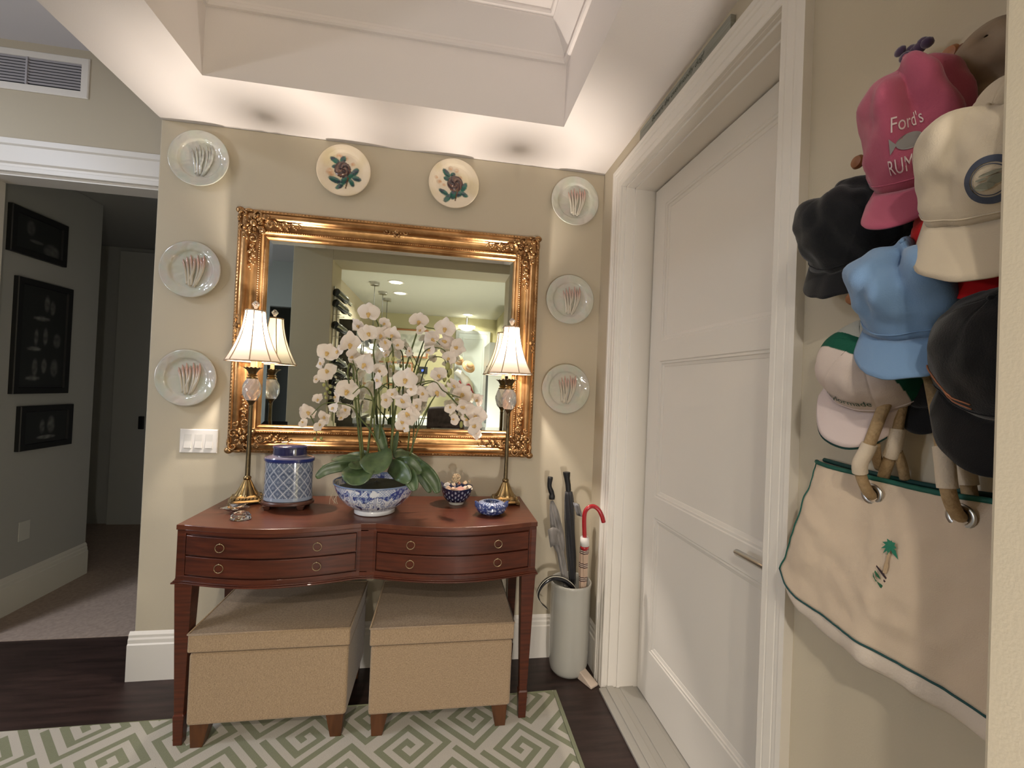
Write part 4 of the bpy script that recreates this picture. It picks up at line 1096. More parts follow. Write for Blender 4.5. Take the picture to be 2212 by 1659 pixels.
# black umbrella
t = umb_thing('black golf umbrella with straight black grip, middle of the ceramic stand')
MB().tube([U(1224, 1020, -.09), U(1224, 1024, -.09), U(1225, 1034, -.09), U(1227, 1046, -.09), U(1228, 1060, -.09)], [.019, .0185, .0145, .0140, .014], 14).build('grip', M_black, t, auto=40)
M_blk = mat('black_umbrella_cloth', (.010, .010, .013), .6, sheen=.2)
furled(U(1228, 1062, -.09), Vector((.715, -.085, .42)), [(0, .018), (.08, .023), (.3, .025), (.7, .023), (1, .016)], M_blk, t, amp=.08)
MB().tube([Vector((.715, -.085, .43)), Vector((.72, -.07, .06))], .012, 8).build('shaft', M_black, t)
MB().grid(lambda u, v: U(1238+13*u+8*v, 1085+v*28+4*u, -.115+.004*math.sin(u*6)), 6, 4).build('strap', mat('silver_strap', (.30, .30, .32), .3, metal=.4), t, smooth=True, solid=.0015)
# red crook umbrella
t = umb_thing('red crook handled umbrella with tan plaid canopy, right in the stand')
pth = [U(1263, 1162, -.265), U(1262, 1125, -.27), U(1264, 1106, -.275), U(1272, 1096, -.28), U(1283, 1094, -.28), U(1293, 1101, -.285), U(1300, 1114, -.29), U(1304, 1128, -.29)]
MB().tube(spline(pth, 6), .0105, 14).build('crook_handle', mat('red_lacquer', (.34, .012, .018), .25, coat=.6), t, smooth=True)
def plaid_mat():
    m = mat('tan_plaid', (.5, .36, .26), .7); nt = m.node_tree; b_ = nt.nodes['Principled BSDF']
    tc = nt.nodes.new('ShaderNodeTexCoord'); sp = nt.nodes.new('ShaderNodeSeparateXYZ'); nt.links.new(tc.outputs['Object'], sp.inputs[0])
    mu = nt.nodes.new('ShaderNodeMath'); mu.operation = 'MULTIPLY'; mu.inputs[1].default_value = 13; nt.links.new(sp.outputs['Z'], mu.inputs[0])
    fr = nt.nodes.new('ShaderNodeMath'); fr.operation = 'FRACT'; nt.links.new(mu.outputs[0], fr.inputs[0])
    r = nt.nodes.new('ShaderNodeValToRGB'); r.color_ramp.interpolation = 'CONSTANT'; e = r.color_ramp.elements
    e[0].color = (.50, .36, .27, 1); e[1].position = .30; e[1].color = (.05, .02, .02, 1)
    for p_, c_ in ((.37, (.55, .44, .36, 1)), (.44, (.06, .03, .03, 1)), (.50, (.55, .44, .36, 1)), (.57, (.05, .02, .02, 1)), (.63, (.50, .36, .27, 1))):
        x = e.new(p_); x.color = c_
    nt.links.new(fr.outputs[0], r.inputs[0]); nt.links.new(r.outputs[0], b_.inputs['Base Color']); return m
cr = furled(U(1263, 1170, -.263), Vector((.738, -.176, .42)), [(0, .019), (.1, .021), (.6, .020), (1, .016)], plaid_mat(), t, amp=.10)
MB().tube([U(1263, 1160, -.264), U(1263, 1178, -.262)], [.0205, .022], 20).build('collar_tag', mat('white_tag', (.66, .63, .60), .5), t, smooth=True)
MB().tube([U(1263, 1178, -.262), U(1262, 1185, -.258)], [.021, .0205], 20).build('red_collar', MATS['red_lacquer'], t, smooth=True)
MB().tube([Vector((.738, -.176, .43)), Vector((.745, -.165, .06))], .012, 8).build('shaft', M_black, t)
# black curved handle hanging over the rim
t = thing('cane', (.60, -.15, .35), 'curved black leather handle with cream piping hooked over the stand rim', 'cane')
arc = spline([U(1245, 1290, -.15), U(1236, 1268, -.16), U(1216, 1252, -.165), U(1192, 1249, -.17), U(1172, 1262, -.17), U(1162, 1283, -.17), U(1168, 1300, -.165), U(1182, 1314, -.16)], 8)
n_ = len(arc)
def band(pts, wfun, mt, nm, off=0):
    b = MB(); rs = []
    for i, p in enumerate(pts):
        tg = (pts[min(i+1, len(pts)-1)]-pts[max(i-1, 0)]).normalized(); q = tg.cross(Vector((0, 1, 0))).normalized(); w_ = wfun(i/(len(pts)-1))
        rs.append([p+q*w_*math.cos(a)+Vector((0, .016*math.sin(a)+off, 0)) for a in [2*PI*k/12 for k in range(12)]])
    return b.rings(rs).build(nm, mt, t, smooth=True)
band(arc, lambda u: .012*math.sin(PI*min(1, u+.18))**.5*(1-.45*u)+.002, mat('black_patent', (.008, .008, .011), .18, coat=.7), 'curved_handle')
inn = []
for i, p in enumerate(arc):
    tg = (arc[min(i+1, n_-1)]-arc[max(i-1, 0)]).normalized(); q = tg.cross(Vector((0, 1, 0))).normalized()
    u = i/(n_-1); inn.append(p+q*-1*(.0115*math.sin(PI*min(1, u+.18))**.5*(1-.45*u)+.0015)+Vector((0, -.010, 0)))
MB().tube(inn, .0018, 6).build('cream_piping', mat('cream_piping', (.62, .58, .48), .5), t, smooth=True)
# doorstop wedge
b = MB(); c = Vector((.765, -.232, 0)); a = .5
q = lambda x, y, z: (c.x+x*math.cos(a)-y*math.sin(a), c.y+x*math.sin(a)+y*math.cos(a), z)
b.add([q(-.026, -.045, 0), q(.026, -.045, 0), q(.022, .05, 0), q(-.022, .05, 0), q(-.026, -.045, .012), q(.026, -.045, .012), q(.022, .05, .05), q(-.022, .05, .05)], [(0, 3, 2, 1), (4, 5, 6, 7), (0, 1, 5, 4), (1, 2, 6, 5), (2, 3, 7, 6), (3, 0, 4, 7)])
tag(b.build('doorstop', mat('cream_rubber', (.56, .46, .38), .5), bevel=.005, seg=3), 'small cream door wedge on the floor beside the umbrella stand', 'doorstop')

# ================================================================== SIGN OVER THE DOOR
sg = thing('wooden_sign', (.82, -.78, 2.535), 'long narrow grey wooden sign standing on the door casing, reading Beware the overfriendly dog', 'sign')
M_sign = mat('weathered_sign_board', (.30, .30, .26), .8, colB=(.20, .20, .17), vscale=22, stretch=(1, .3, 4))
MB().box(.813, .830, -1.086, -.478, 2.535, 2.586).build('board', M_sign, sg, bevel=.0015)
M_ink = mat('sign_ink', (.045, .055, .035), .8)
text_mesh('Beware the overfriendly dog!', .034, M_ink, 'lettering', sg, fn=lambda c: Vector((.8122, -.770-c.x*.90, 2.556+c.y*.9)), shear=.25)

# ================================================================== HALLWAY PICTURES
M_frame = mat('black_frame', (.012, .012, .012), .5)
def hallpic(y0, y1, z0, z1, label, blobs):
    t = thing('framed_picture', (-2.42, (y0+y1)/2, z0), label, 'picture', 'dark framed pictures in the hallway')
    X = -2.42
    MB().rings([[(X+tk, y0+i, z0+i), (X+tk, y1-i, z0+i), (X+tk, y1-i, z1-i), (X+tk, y0+i, z1-i)] for i, tk in ((0, 0), (0, .022), (.004, .026), (.034, .024), (.037, .014))], True, False).build('frame', M_frame, t, auto=20)
    def col(c):
        k = (.02, .021, .020)
        for (by, bz, ry, rz, v) in blobs:
            e = ((c.y-by)/ry)**2+((c.z-bz)/rz)**2
            if e < 1: k = mix(k, (v, v*1.02, v*.95), min(1, 1.6*(1-e))*(.6+.5*nz(c.y, c.z, 0, 40)))
        return k
    MB().grid(lambda u, v: (X+.014, y0+.036+(y1-y0-.072)*u, z0+.036+(z1-z0-.072)*v), 60, 80).build('print', paint_mat('picture_print', .35, .2), t, paint=col)
hallpic(.535, .900, 2.075, 2.338, 'dark framed picture, topmost of the three in the hallway', [(.66, 2.24, .03, .05, .10), (.70, 2.17, .05, .012, .13), (.80, 2.14, .06, .05, .12)])
hallpic(.592, .962, 1.273, 1.946, 'tall dark framed picture with three figure scenes, middle of the hallway three',
    [(.79, 1.82, .02, .06, .14), (.83, 1.80, .02, .05, .13), (.76, 1.725, .06, .014, .22), (.73, 1.61, .015, .06, .14), (.79, 1.62, .018, .06, .15), (.87, 1.60, .03, .05, .12), (.72, 1.54, .05, .014, .22), (.73, 1.43, .02, .06, .14), (.79, 1.44, .02, .05, .16), (.86, 1.43, .03, .06, .13), (.72, 1.365, .05, .014, .22)])
hallpic(.648, 1.010, .937, 1.200, 'dark framed picture, lowest of the three in the hallway', [(.80, 1.07, .02, .05, .14), (.86, 1.08, .03, .06, .16), (.83, 1.005, .07, .014, .22)])
ot = MB().box(-2.42, -2.415, .70, .77, .40, .515)
tag(ot.build('outlet_plate', mat('outlet_plastic', (.5, .5, .46), .4), bevel=.002), 'small outlet plate low on the hallway wall', 'outlet')

# ================================================================== HAT RACK, CAPS
HX = XR
M_peg = mat('peg_wood', (.30, .115, .04), .4, colB=(.20, .07, .025), vscale=30)
rack = thing('hat_rack', (HX, -1.65, 1.7), 'wall peg rack mostly hidden by caps, round wooden pegs showing', 'hat rack')
b = MB()
def slat(p, q, w_=.014):
    p = Vector(p); q = Vector(q); d_ = (q-p).normalized(); s_ = d_.cross(Vector((1, 0, 0)))*w_/2
    b.rings([[Vector((HX-.002, *(e+s_)[1:])), Vector((HX-.002, *(e-s_)[1:])), Vector((HX-.012, *(e-s_)[1:])), Vector((HX-.012, *(e+s_)[1:]))] for e in (p, q)])
g = [(HX, -1.560+.0-.0*0, 1.882), (HX, -1.75, 1.99), (HX, -1.56, 1.622), (HX, -1.75, 1.75), (HX, -1.75, 1.50)]
slat(g[0], g[1]); slat(g[0], g[3]); slat(g[2], g[3]); slat(g[2], g[4]); slat((HX, -1.84, 1.9), g[1]); slat((HX, -1.84, 1.6), g[3])
b.build('lattice', M_peg, rack)
def peg(px, py, x, r=.013):
    p = at(px, py, 'x', x)
    b = MB(); b.lathe([(.006, 0), (.0055, HX-x-.006), (r*.9, HX-x-.004), (r, HX-x), (r*.8, HX-x+.005), (.002, HX-x+.007)], (HX, p.y, p.z), ax='x', n=20)
    b.build('peg', M_peg, rack, auto=40)
peg(1853, 350, .765); peg(1841, 645, .745, .012); peg(2052, 118, .77, .014)

def cap(label, O, n, f, a=.080, bb=.098, h=.095, L=.062, col=(.2, .3, .5), under=None, crump=.012, seed=1, fold=[], brim_c=.25, top=None, rough=.85, brimcol=None, name='baseball_cap', brim_w=1.0, tilt=.15, flat=0):
    """O opening centre, n dome axis, f direction of the visor"""
    n = Vector(n).normalized(); f = Vector(f); f = (f-n*f.dot(n)).normalized(); r = f.cross(n).normalized(); O = Vector(O)
    t = thing(name, tuple(O), label, 'cap', 'caps hanging on the peg rack')
    M_ = mat('cap_cloth_%d' % seed, col, rough, spec=.2, sheen=.25, bump=.3, bscale=500) if not top else mat('cap_cloth_%d' % seed, (1, 1, 1), rough, spec=.2, attr=True, bump=.3, bscale=500)
    def crown(th, ph, off=0):
        """th angle from right towards front, ph 0 crown top .. 1 opening"""
        s_ = math.sin(ph*PI/2)**.85; c_ = math.cos(ph*PI/2)**.85
        x, y, z = a*s_*math.cos(th), bb*s_*math.sin(th), h*c_
        k = crump*(1.3*nz(x, y, z, 16, seed)+.8*nz(x, y, z, 34, seed+4))
        for (ft, w_, d_, sl) in fold:     # crease running over the crown
            ux, uy = math.cos(ft), math.sin(ft); dd = (ux*x+uy*y)/a-sl+.25*nz(x, y, 0, 12, seed+8); k -= d_*math.exp(-(dd/(w_*2.2))**2)*max(0, 1-ph**3); k += d_*.45*math.exp(-((dd-.45)/(w_*2.2))**2)*max(0, 1-ph**3)
        k -= .0009*(abs(math.sin(3*th)) < .05)
        nn = Vector((x/a/a, y/bb/bb, z/h/h)).normalized()
        q = Vector((x, y, z))+nn*(k+off)
        return O+r*q.x+f*q.y+n*q.z
    b = MB(); NT, NP_ = (260, 90) if top else (84, 26)
    rs = [[crown(2*PI*i/NT, max(.012, j/NP_)) for i in range(NT)] for j in range(NP_+1)]
    b.rings(rs, True, False); b.f.append(tuple(range(NT)))
    pc = None
    if top:
        def pc(co):
            q = Vector(co)-O; x, y, z = q.dot(r), q.dot(f), q.dot(n)
            return top(x/a, y/bb, z/h)
    b.build('crown', M_, t, smooth=True, solid=.0022, paint=pc)
    # button
    MB().ball(crown(0, .0, .001), .0045, 8, 5).build('button', M_, t, smooth=True, paint=(lambda co: top(0, 0, 1)) if top else None)
    # visor
    def vis(u, v):
        s_ = (u-.5)*2; th = PI/2-s_*1.08*brim_w
        e = crown(th, 1.0)
        d_ = Vector((a*math.cos(th), bb*math.sin(th), 0)); 
        tip = L*(math.cos(s_*PI/2*.98))**.42
        q = e+f*(tip*v)+r*(math.cos(th)*.012*v)
        q = q - n*(brim_c*(math.cos(th)**2)*.060*v*1.0) + n*(tilt*tip*v)
        return q
    mb = mat('cap_visor_%d' % seed, brimcol or col, rough, spec=.2, sheen=.2, bump=.2, bscale=500)
    MB().grid(vis, 30, 8).build('visor', mb, t, smooth=True, solid=.0032)
    if under:
        MB().grid(lambda u, v: vis(u, v*1.0+.045*v)-n*.0028, 30, 8).build('visor_underside', mat('cap_under_%d' % seed, under, rough), t, smooth=True, solid=.002)
    # stitched band line
    sb_ = MB().tube([crown(PI/2-1.1+2.2*i/24, .965, .0018) for i in range(25)], .0011, 5)
    sb_.build('seam', mb, t, smooth=True)
    t['_'] = 0; del t['_']
    return t, crown, vis, (O, n, f, r)
def pose(px, py, x, yaw=0, p=42, roll=0, bb=.085):
    """seam centre at a pixel on the plane x; yaw turns outwards, p tips the dome up, roll turns it on the wall"""
    o = Vector((-math.cos(math.radians(yaw)), -math.sin(math.radians(yaw)), 0)); up = Vector((0, 0, 1)); P_ = math.radians(p)
    n = o*math.cos(P_)+up*math.sin(P_); f = o*math.sin(P_)-up*math.cos(P_)
    Rm = Matrix.Rotation(math.radians(roll), 3, o); n = Rm @ n; f = Rm @ f
    return at(px, py, 'x', x)-f*bb, n, f
# pink cap
PINK = (.37, .080, .135)
tp, crownP, visP, fr = cap('dusty pink cap with white lettering and a fish emblem, below the purple clip', *pose(1950, 412, .71, 22, 52, -3, .09), a=.072, bb=.09, h=.175, L=.078, col=PINK, seed=11, crump=.007, fold=[(.7, .10, .022, .25), (1.1, .09, .018, -.3)], brim_w=.78, brim_c=.3, tilt=-.35)
def on_crown(crown, th0, ph0, sx, sy, off=.0028):
    """flat artwork (x right, y up) laid on the crown's front"""
    def f_(c): return crown(th0+c.x*sx, ph0-c.y*sy, off)
    return f_
M_wht = mat('white_thread', (.62, .50, .50), .7); M_gry = mat('grey_thread', (.25, .24, .24), .7)
text_mesh("Ford's", .5, M_wht, 'lettering', tp, on_crown(crownP, PI/2+.25, .70, .46, .26))
text_mesh('RUM BAR', .42, M_wht, 'lettering', tp, on_crown(crownP, PI/2+.25, .92, .42, .26))
b = MB(); b.v = [tuple(on_crown(crownP, PI/2+.25, .775, .36, .26)(Vector((x, y, 0)))) for x, y in [(math.cos(2*PI*k/24)*.62, .17*math.sin(2*PI*k/24)) for k in range(24)]+[(-.58, 0), (-.85, .17), (-.85, -.17)]]
b.f = [tuple(range(24)), (24, 25, 26)]; b.build('fish_emblem', M_gry, tp)
# black soft cap at the left
cap('black soft cap hanging at the left by the door casing', *pose(1808, 590, .755, 8, 42, -3, .09), a=.088, bb=.09, h=.14, L=.050, col=(.0085, .009, .011), seed=12, crump=.010, fold=[(.5, .12, .016, .2), (1.6, .12, .014, -.1)], brim_c=.3, rough=.95, tilt=-.45)
# light blue cap
BLUE = (.155, .26, .42)
cap('light blue crumpled cap in the middle, over the tote handles', *pose(1955, 735, .70, 20, 48, 0, .085), a=.078, bb=.085, h=.138, L=.066, col=BLUE, seed=13, crump=.011, fold=[(.6, .10, .030, .3), (.9, .09, .026, -.25), (2.3, .08, .018, .3)], brim_w=.9, brim_c=.35, tilt=-.35)
# cream cap
CRM = (.52, .44, .33)
tc_, crownC, visC, frC = cap('cream cap with round navy embroidered badge, top right at the wall edge', *pose(2140, 478, .66, 14, 42, 0, .09), a=.085, bb=.09, h=.125, L=.075, col=CRM, seed=14, crump=.007, fold=[(2.2, .14, .018, .35), (1.2, .10, .018, -.1)], brim_c=.35, tilt=-.4)
def badge(crown, th0, ph0, sx, sy):
    g = on_crown(crown, th0, ph0, sx, sy)
    b = MB(); n = 48
    for r0, r1 in ((1.0, .72), (.66, .62)):
        rs = [[tuple(g(Vector((r_*math.cos(2*PI*k/n), r_*math.sin(2*PI*k/n), 0)))) for k in range(n)] for r_ in (r0, (r0+r1)/2, r1)]
        b.rings(rs, True, False)
    b.build('badge_ring', mat('navy_thread', (.045, .055, .085), .8), tc_)
    b = MB()
    g2 = on_crown(crown, th0, ph0, sx, sy, .0036)
    for (x0, y0, rx, ry) in ((-.2, -.2, .34, .16), (.2, -.05, .28, .20), (.1, .25, .4, .07), (-.25, .1, .2, .05)):
        k0 = len(b.v); b.v += [tuple(g2(Vector((x0+rx*math.cos(2*PI*k/14), y0+ry*math.sin(2*PI*k/14), 0)))) for k in range(14)]; b.f.append(tuple(range(k0, k0+14)))
    b.build('badge_picture', mat('green_grey_thread', (.22, .22, .17), .8), tc_)
badge(crownC, PI/2+.14, .76, .29, .15)
# red visor cap behind the cream cap
cap('bright red cap, only its visor showing below the cream cap', *pose(2105, 555, .715, 14, 20, 0, .07), a=.080, bb=.07, h=.03, L=.058, col=(.50, .008, .010), seed=15, crump=.003, brim_c=.25, tilt=-.15)
# black cap lower right
tk_, crownK, _vk, _fk = cap('black cap with a thin copper stripe, right edge below the red visor', *pose(2165, 905, .70, 10, 40, 0, .095), a=.090, bb=.095, h=.115, L=.070, col=(.006, .006, .007), seed=16, crump=.006, rough=.95, brim_c=.3, tilt=-.35)
for dph in (0, .035):
    MB().tube([crownK(PI/2-1.15+.9*i/20, .80+dph+.10*i/20, .0022) for i in range(21)], .0012, 5).build('copper_stripe', mat('copper_thread', (.30, .11, .05), .6), tk_, smooth=True)
cap('black cap mostly hidden behind the tote handles', *pose(1990, 880, .795, 0, 4, 0, .07), a=.050, bb=.07, h=.018, L=.045, col=(.006, .006, .007), seed=17, crump=.001, rough=.95, tilt=0)
# white and green cap
GRN = (.008, .075, .045); WH = (.56, .47, .42)
def wg(x, y, z):
    q = y+.22*x
    if q > .30: return WH
    if q > -.06 or z < .30: return GRN
    return (.42, .42, .37)
tw_, crownW, visW, frW = cap('white cap with green band and green lettering, lower left under the black cap', *pose(1838, 885, .745, 20, 27, -16, .085), a=.084, bb=.088, h=.105, L=.066, col=WH, under=(.01, .05, .045), seed=18, crump=.004, brim_w=.78, top=wg, brimcol=(.60, .50, .48), brim_c=.3, tilt=-.4)
text_mesh('taylormade', .36, mat('green_thread', (.012, .06, .035), .8), 'lettering', tw_, on_crown(crownW, PI/2, .88, .56, .38))
# small back strap with a leaf mark
# purple clip and brown suede lump at the top
b = MB(); c = at(1978, 108, 'x', .775)
for k in range(6): b.ball(c+Vector((0, -.006*k+.012, .003*math.sin(k*2))), (.010, .009, .011-.0006*k), 9, 6)
for s in (-1, 1): b.ball(c+Vector((-.012, .012+s*.004, .008*s)), (.006, .010, .008), 8, 5)
tag(b.build('hair_scrunchie', mat('purple_velvet', (.055, .030, .075), .9, sheen=.5), smooth=True), 'purple hair scrunchie on a peg above the pink cap', 'scrunchie')
HAT = thing('straw_sun_hat', at(2130, 150, 'x', .80), 'pale tan sun hat at the top right, behind the cream cap', 'hat')
hc = at(2150, 125, 'x', .80); hn = Vector((-.85, -.3, .35)).normalized(); ha = hn.cross(Vector((0, 0, 1))).normalized(); hb = hn.cross(ha)
rs = []
for r_, z_ in ((.125, -.012), (.118, -.006), (.085, 0), (.075, .006), (.070, .040), (.060, .062), (.035, .074), (.004, .078)):
    rs.append([hc+(ha*math.cos(2*PI*k/48)+hb*math.sin(2*PI*k/48))*r_*(.62+.05*math.sin(3*2*PI*k/48))+hn*z_*.55 for k in range(48)])
MB().rings(rs, True, False).build('hat_body', mat('tan_straw', (.30, .235, .17), .9, colB=(.2, .14, .09), vscale=18), HAT, smooth=True, solid=.002)
b = MB(); c = at(2048, 130, 'x', .78); b.ball(c, (.012, .016, .012), 10, 6); b.ball(c+Vector((-.004, -.022, -.004)), (.010, .014, .012), 9, 6)
tag(b.build('leather_strap_knot', mat('brown_leather', (.20, .065, .028), .6, colB=(.1, .035, .02), vscale=60), smooth=True), 'brown leather knot on the peg between pink cap and sun hat', 'strap')

# ================================================================== TOTE BAG
bag = thing('tote_bag', (.79, -1.62, 1.0), 'cream canvas tote bag with green binding, rope handles and palm tree embroidery', 'tote bag')
CANV = mat('canvas', (.56, .45, .34), .9, spec=.15, bump=.35, bscale=600, sheen=.15)
GB = mat('green_binding', (.006, .085, .062), .7)
YL = lambda v: -1.445+.020*math.sin(PI*v)**2*-1+ (.030*max(0, v-.45))          # left front edge, v 0 top .. 1 bottom
ZT, ZB = 1.292, 1.012
def front(u, v):
    y0_ = -1.452+.040*v**1.5+ (-.012*math.sin(PI*v)); y1_ = -1.94
    y = y0_+(y1_-y0_)*u; z = ZT+(ZB-ZT)*v
    z += (.012*math.sin(PI*u*2)*.4-.012*math.sin(PI*min(1, u*1.6)))*(1-v) + .035*max(0, 1-u*7)**2*v
    x = .792-.050*math.sin(PI*min(.5, v*.62)) - .012*u
    x -= .006*math.sin(u*13+1.1+v*2.0)*(1-.3*v)+.004*nz(u*3, v*4, 0, 2, 3)+.010*math.exp(-((u-.52+.10*v)/.10)**2)*v
    x += .018*max(0, 1-u*9)**2
    x += .0035*nz(u*9, v*5, 0, 1.6, 5)+.0022*nz(u*22, v*9, 0, 1.5, 8)
    x -= .005*math.exp(-((u-.28-.16*v)/.035)**2)*(1-v)+.004*math.exp(-((u-.80+.25*v)/.03)**2)*v
    return Vector((x, y, z))
MB().grid(front, 70, 40).build('front_panel', CANV, bag, smooth=True, solid=.0025)
def side(u, v):
    p = front(0, v); q = Vector((HX-.006, p.y+.004-.020*v*(1-v)*4*.4, p.z+(0.004 if v < .5 else 0)))
    return p+(q-p)*u+Vector((0, .014*math.sin(PI*u), 0))
MB().grid(side, 10, 30).build('side_panel', CANV, bag, smooth=True, solid=.0022)
def back(u, v): p = front(u, v); return Vector((HX-.008-.010*(1-v)*math.sin(PI*min(1, u*1.5)), p.y, p.z+.006*(1-v)))
MB().grid(back, 30, 12).build('back_panel', CANV, bag, smooth=True)
def under(u, v):
    p = front(u, 1); q = back(u, 1)
    k = min(1, v/.35); e = Vector((p.x+.014*k**2, p.y, p.z-.040*math.sin(k*PI/2)*(.45+.55*min(1, u*5))))
    if v > .35: w_ = (v-.35)/.65; e = e+(Vector((q.x, q.y, q.z-.030))-e)*w_
    e.x += .003*math.sin(u*40+v*3)*k
    return e
MB().grid(under, 90, 20).build('bottom_panel', mat('canvas_light', (.62, .54, .46), .9, spec=.15, bump=.5, bscale=200), bag, smooth=True)
MB().tube([front(i/60, 0)+Vector((-.001, 0, 0)) for i in range(61)], .0046, 8).build('top_binding', GB, bag, smooth=True)
MB().tube([back(i/60, 0)+Vector((-.003, 0, -.002)) for i in range(61)], .0046, 8).build('top_binding', mat('dark_green_binding', (.004, .045, .04), .7), bag, smooth=True)
MB().tube([front(0, i/40)+Vector((-.0015, .0005, 0)) for i in range(41)], .0017, 6).build('piping', GB, bag, smooth=True)
MB().tube([front(i/60, 1)+Vector((-.0015, 0, 0)) for i in range(61)], .0020, 6).build('piping', mat('teal_piping', (.008, .055, .055), .7), bag, smooth=True)
ROPE = mat('cotton_rope', (.40, .28, .15), .85, bump=.8, bscale=260, colB=(.30, .20, .10), vscale=160)
WRAP = mat('rope_wrap', (.56, .47, .36), .9, bump=.5, bscale=300)
def grom(px, py):
    p = at(px, py, 'x', .745)
    # find the front surface at this y,z
    best = min(((front(i/140, j/40)-p).length, i/140, j/40) for i in range(141) for j in range(41))
    q = front(best[1], best[2]); nrm = Vector((-1, -.05, .02)).normalized()
    a_ = nrm.cross(Vector((0, 0, 1))).normalized(); c_ = nrm.cross(a_)
    b = MB(); R0, R1 = .0195, .0110; rs = []
    for k in range(36):
        t_ = 2*PI*k/36; d_ = a_*math.cos(t_)+c_*math.sin(t_)
        rs.append([q+nrm*.0025+d_*(R0+(R1-R0)*.5+(R0-R1)*.5*math.cos(s_))+nrm*.0022*math.sin(s_) for s_ in [2*PI*m/10 for m in range(10)]])
    rs.append(rs[0]); b.rings(rs, True, False).build('grommet', M_chrome, bag, smooth=True)
    b = MB(); b.v = [tuple(q+nrm*.0018+(a_*math.cos(2*PI*k/24)+c_*math.sin(2*PI*k/24))*R1*1.05) for k in range(24)]; b.f = [tuple(range(24))]
    b.build('grommet_hole', mat('hole_shadow', (.03, .022, .014), 1), bag)
    return q
g1 = grom(1851, 1048); g2 = grom(2053, 1106)
def rope(pts, wrap=None, r=.0095, n=10):
    s_ = spline(pts, n); MB().tube(s_, r, 12).build('rope_handle', ROPE, bag, smooth=True)
    if wrap:
        a_, c_ = wrap; q = s_[int(a_*len(s_)):int(c_*len(s_))+1]; MB().tube(q, r*1.32, 14).build('rope_wrap', WRAP, bag, auto=50)
A = lambda x, y, X: at(x, y, 'x', X)
rope([g1+Vector((.012, 0, -.004)), g1+Vector((-.010, 0, .004)), A(1857, 1010, .745), A(1876, 965, .75), A(1905, 890, .755), A(1938, 820, .77), A(1960, 760, .785)], (.30, .52), .0090)
rope([A(1900, 1010, .80), A(1893, 985, .78), A(1890, 960, .765)], None, .0080)
rope([A(1908, 1030, .800), A(1918, 1000, .79), A(1932, 960, .785), A(1942, 900, .785), A(1955, 830, .79), A(1962, 760, .80)], (.28, .52), .0090)
rope([A(1955, 1035, .81), A(1947, 1000, .80), A(1938, 975, .79)], None, .0078)
rope([g2+Vector((.012, 0, -.004)), g2+Vector((-.010, 0, .005)), A(2048, 1060, .735), A(2041, 1000, .74), A(2033, 940, .745), A(2019, 860, .76), A(2003, 780, .785)], (.36, .60), .0092)
rope([A(2098, 1085, .80), A(2090, 1040, .795), A(2075, 960, .79), A(2050, 890, .79), A(2020, 800, .80)], (.22, .52), .0095)
# palm tree embroidery
def on_bag(c, x0, y0, k):   # artwork in photo-like units: x right, y up around a point of the panel
    p = at(x0, y0, 'x', .735)
    y_ = p.y-c[0]*k; z_ = p.z+c[1]*k
    v0 = (ZT-z_)/(ZT-ZB); u0 = (-1.452+.04*v0-y_)/(.488); q = front(min(1, max(0, u0)), v0)
    return Vector((q.x-.0022, y_, z_))
def patch(poly, colr, nm, x0=1915, y0=1225):
    b = MB(); b.v = [tuple(on_bag(p, x0, y0, .0012)) for p in poly]; b.f = [tuple(range(len(poly)))]
    b.build(nm, mat('thread_'+nm, colr, .8), bag)
# fronds as blades radiating from the crown of the palm
for k, (a_, l_) in enumerate(((200, 13), (165, 15), (130, 14), (95, 11), (60, 11), (20, 9), (320, 17), (265, 10), (235, 12))):
    a0 = math.radians(a_); px_, py_ = 1, 28
    ex, ey = px_+l_*math.cos(a0), py_+l_*.95*math.sin(a0)-2; nx, ny = -math.sin(a0)*2.6, math.cos(a0)*2.6
    patch([(px_-nx*.6, py_-ny*.6), ((px_+ex)/2-nx, (py_+ey)/2-ny+1.5), (ex, ey), ((px_+ex)/2+nx, (py_+ey)/2+ny+2), (px_+nx*.6, py_+ny*.6)], (.015, .16, .095), 'palm_frond')
patch([(0, 20), (3, 20), (3, 8), (4, 2), (3, -8), (-1, -8), (-2, 2), (0, 10)], (.42, .30, .18), 'palm_trunk')
patch([(-12, -2), (-3, -6), (6, -15), (10, -18), (9, -20), (3, -15), (-4, -9), (-12, -4)], (.03, .015, .02), 'dark_wave')
patch([(-12, -9), (-5, -13), (-2, -18), (-8, -16), (-12, -12)], (.02, .10, .045), 'green_blade')
patch([(-14, -13), (-9, -20), (-6, -22), (-8, -23), (-13, -18)], (.035, .10, .05), 'green_blade')
patch([(-7, -22), (0, -24), (6, -31), (5, -33), (-2, -28)], (.05, .12, .05), 'green_blade')
patch([(1, -16), (10, -22), (9, -24), (1, -19)], (.06, .03, .03), 'dark_wave')
patch([(-2, -35), (3, -37), (4, -41), (1, -39)], (.08, .11, .05), 'green_blade')

# ================================================================== SEEN IN THE MIRROR: KITCHEN AND BEYOND
def MV(px, py, yv):
    """a point of the reflection: yv is its depth behind the mirror plane"""
    p = at(px, py, 'y', yv); return Vector((p.x, -.036-yv, p.z))
M_lens = mat('lamp_lens', (1, 1, 1), .5, emit=(1, .93, .82), estr=5)
for i, (x, y) in enumerate(cans):
    t = thing('recessed_light', (x, y, 2.74), ['recessed ceiling light nearest the foyer, seen in the mirror', 'recessed ceiling light behind the nearest one, seen in the mirror', 'recessed ceiling light at the far right, seen in the mirror'][i], 'ceiling light', 'recessed kitchen lights')
    MB().lathe([(.105, 2.7395), (.105, 2.734), (.085, 2.732), (.082, 2.7385)], (x, y, 0), n=32, cap=False).build('trim_ring', M_trim, t, auto=30)
    MB().lathe([(.083, 2.7375), (.01, 2.7365)], (x, y, 0), n=32).build('lens', M_lens, t)
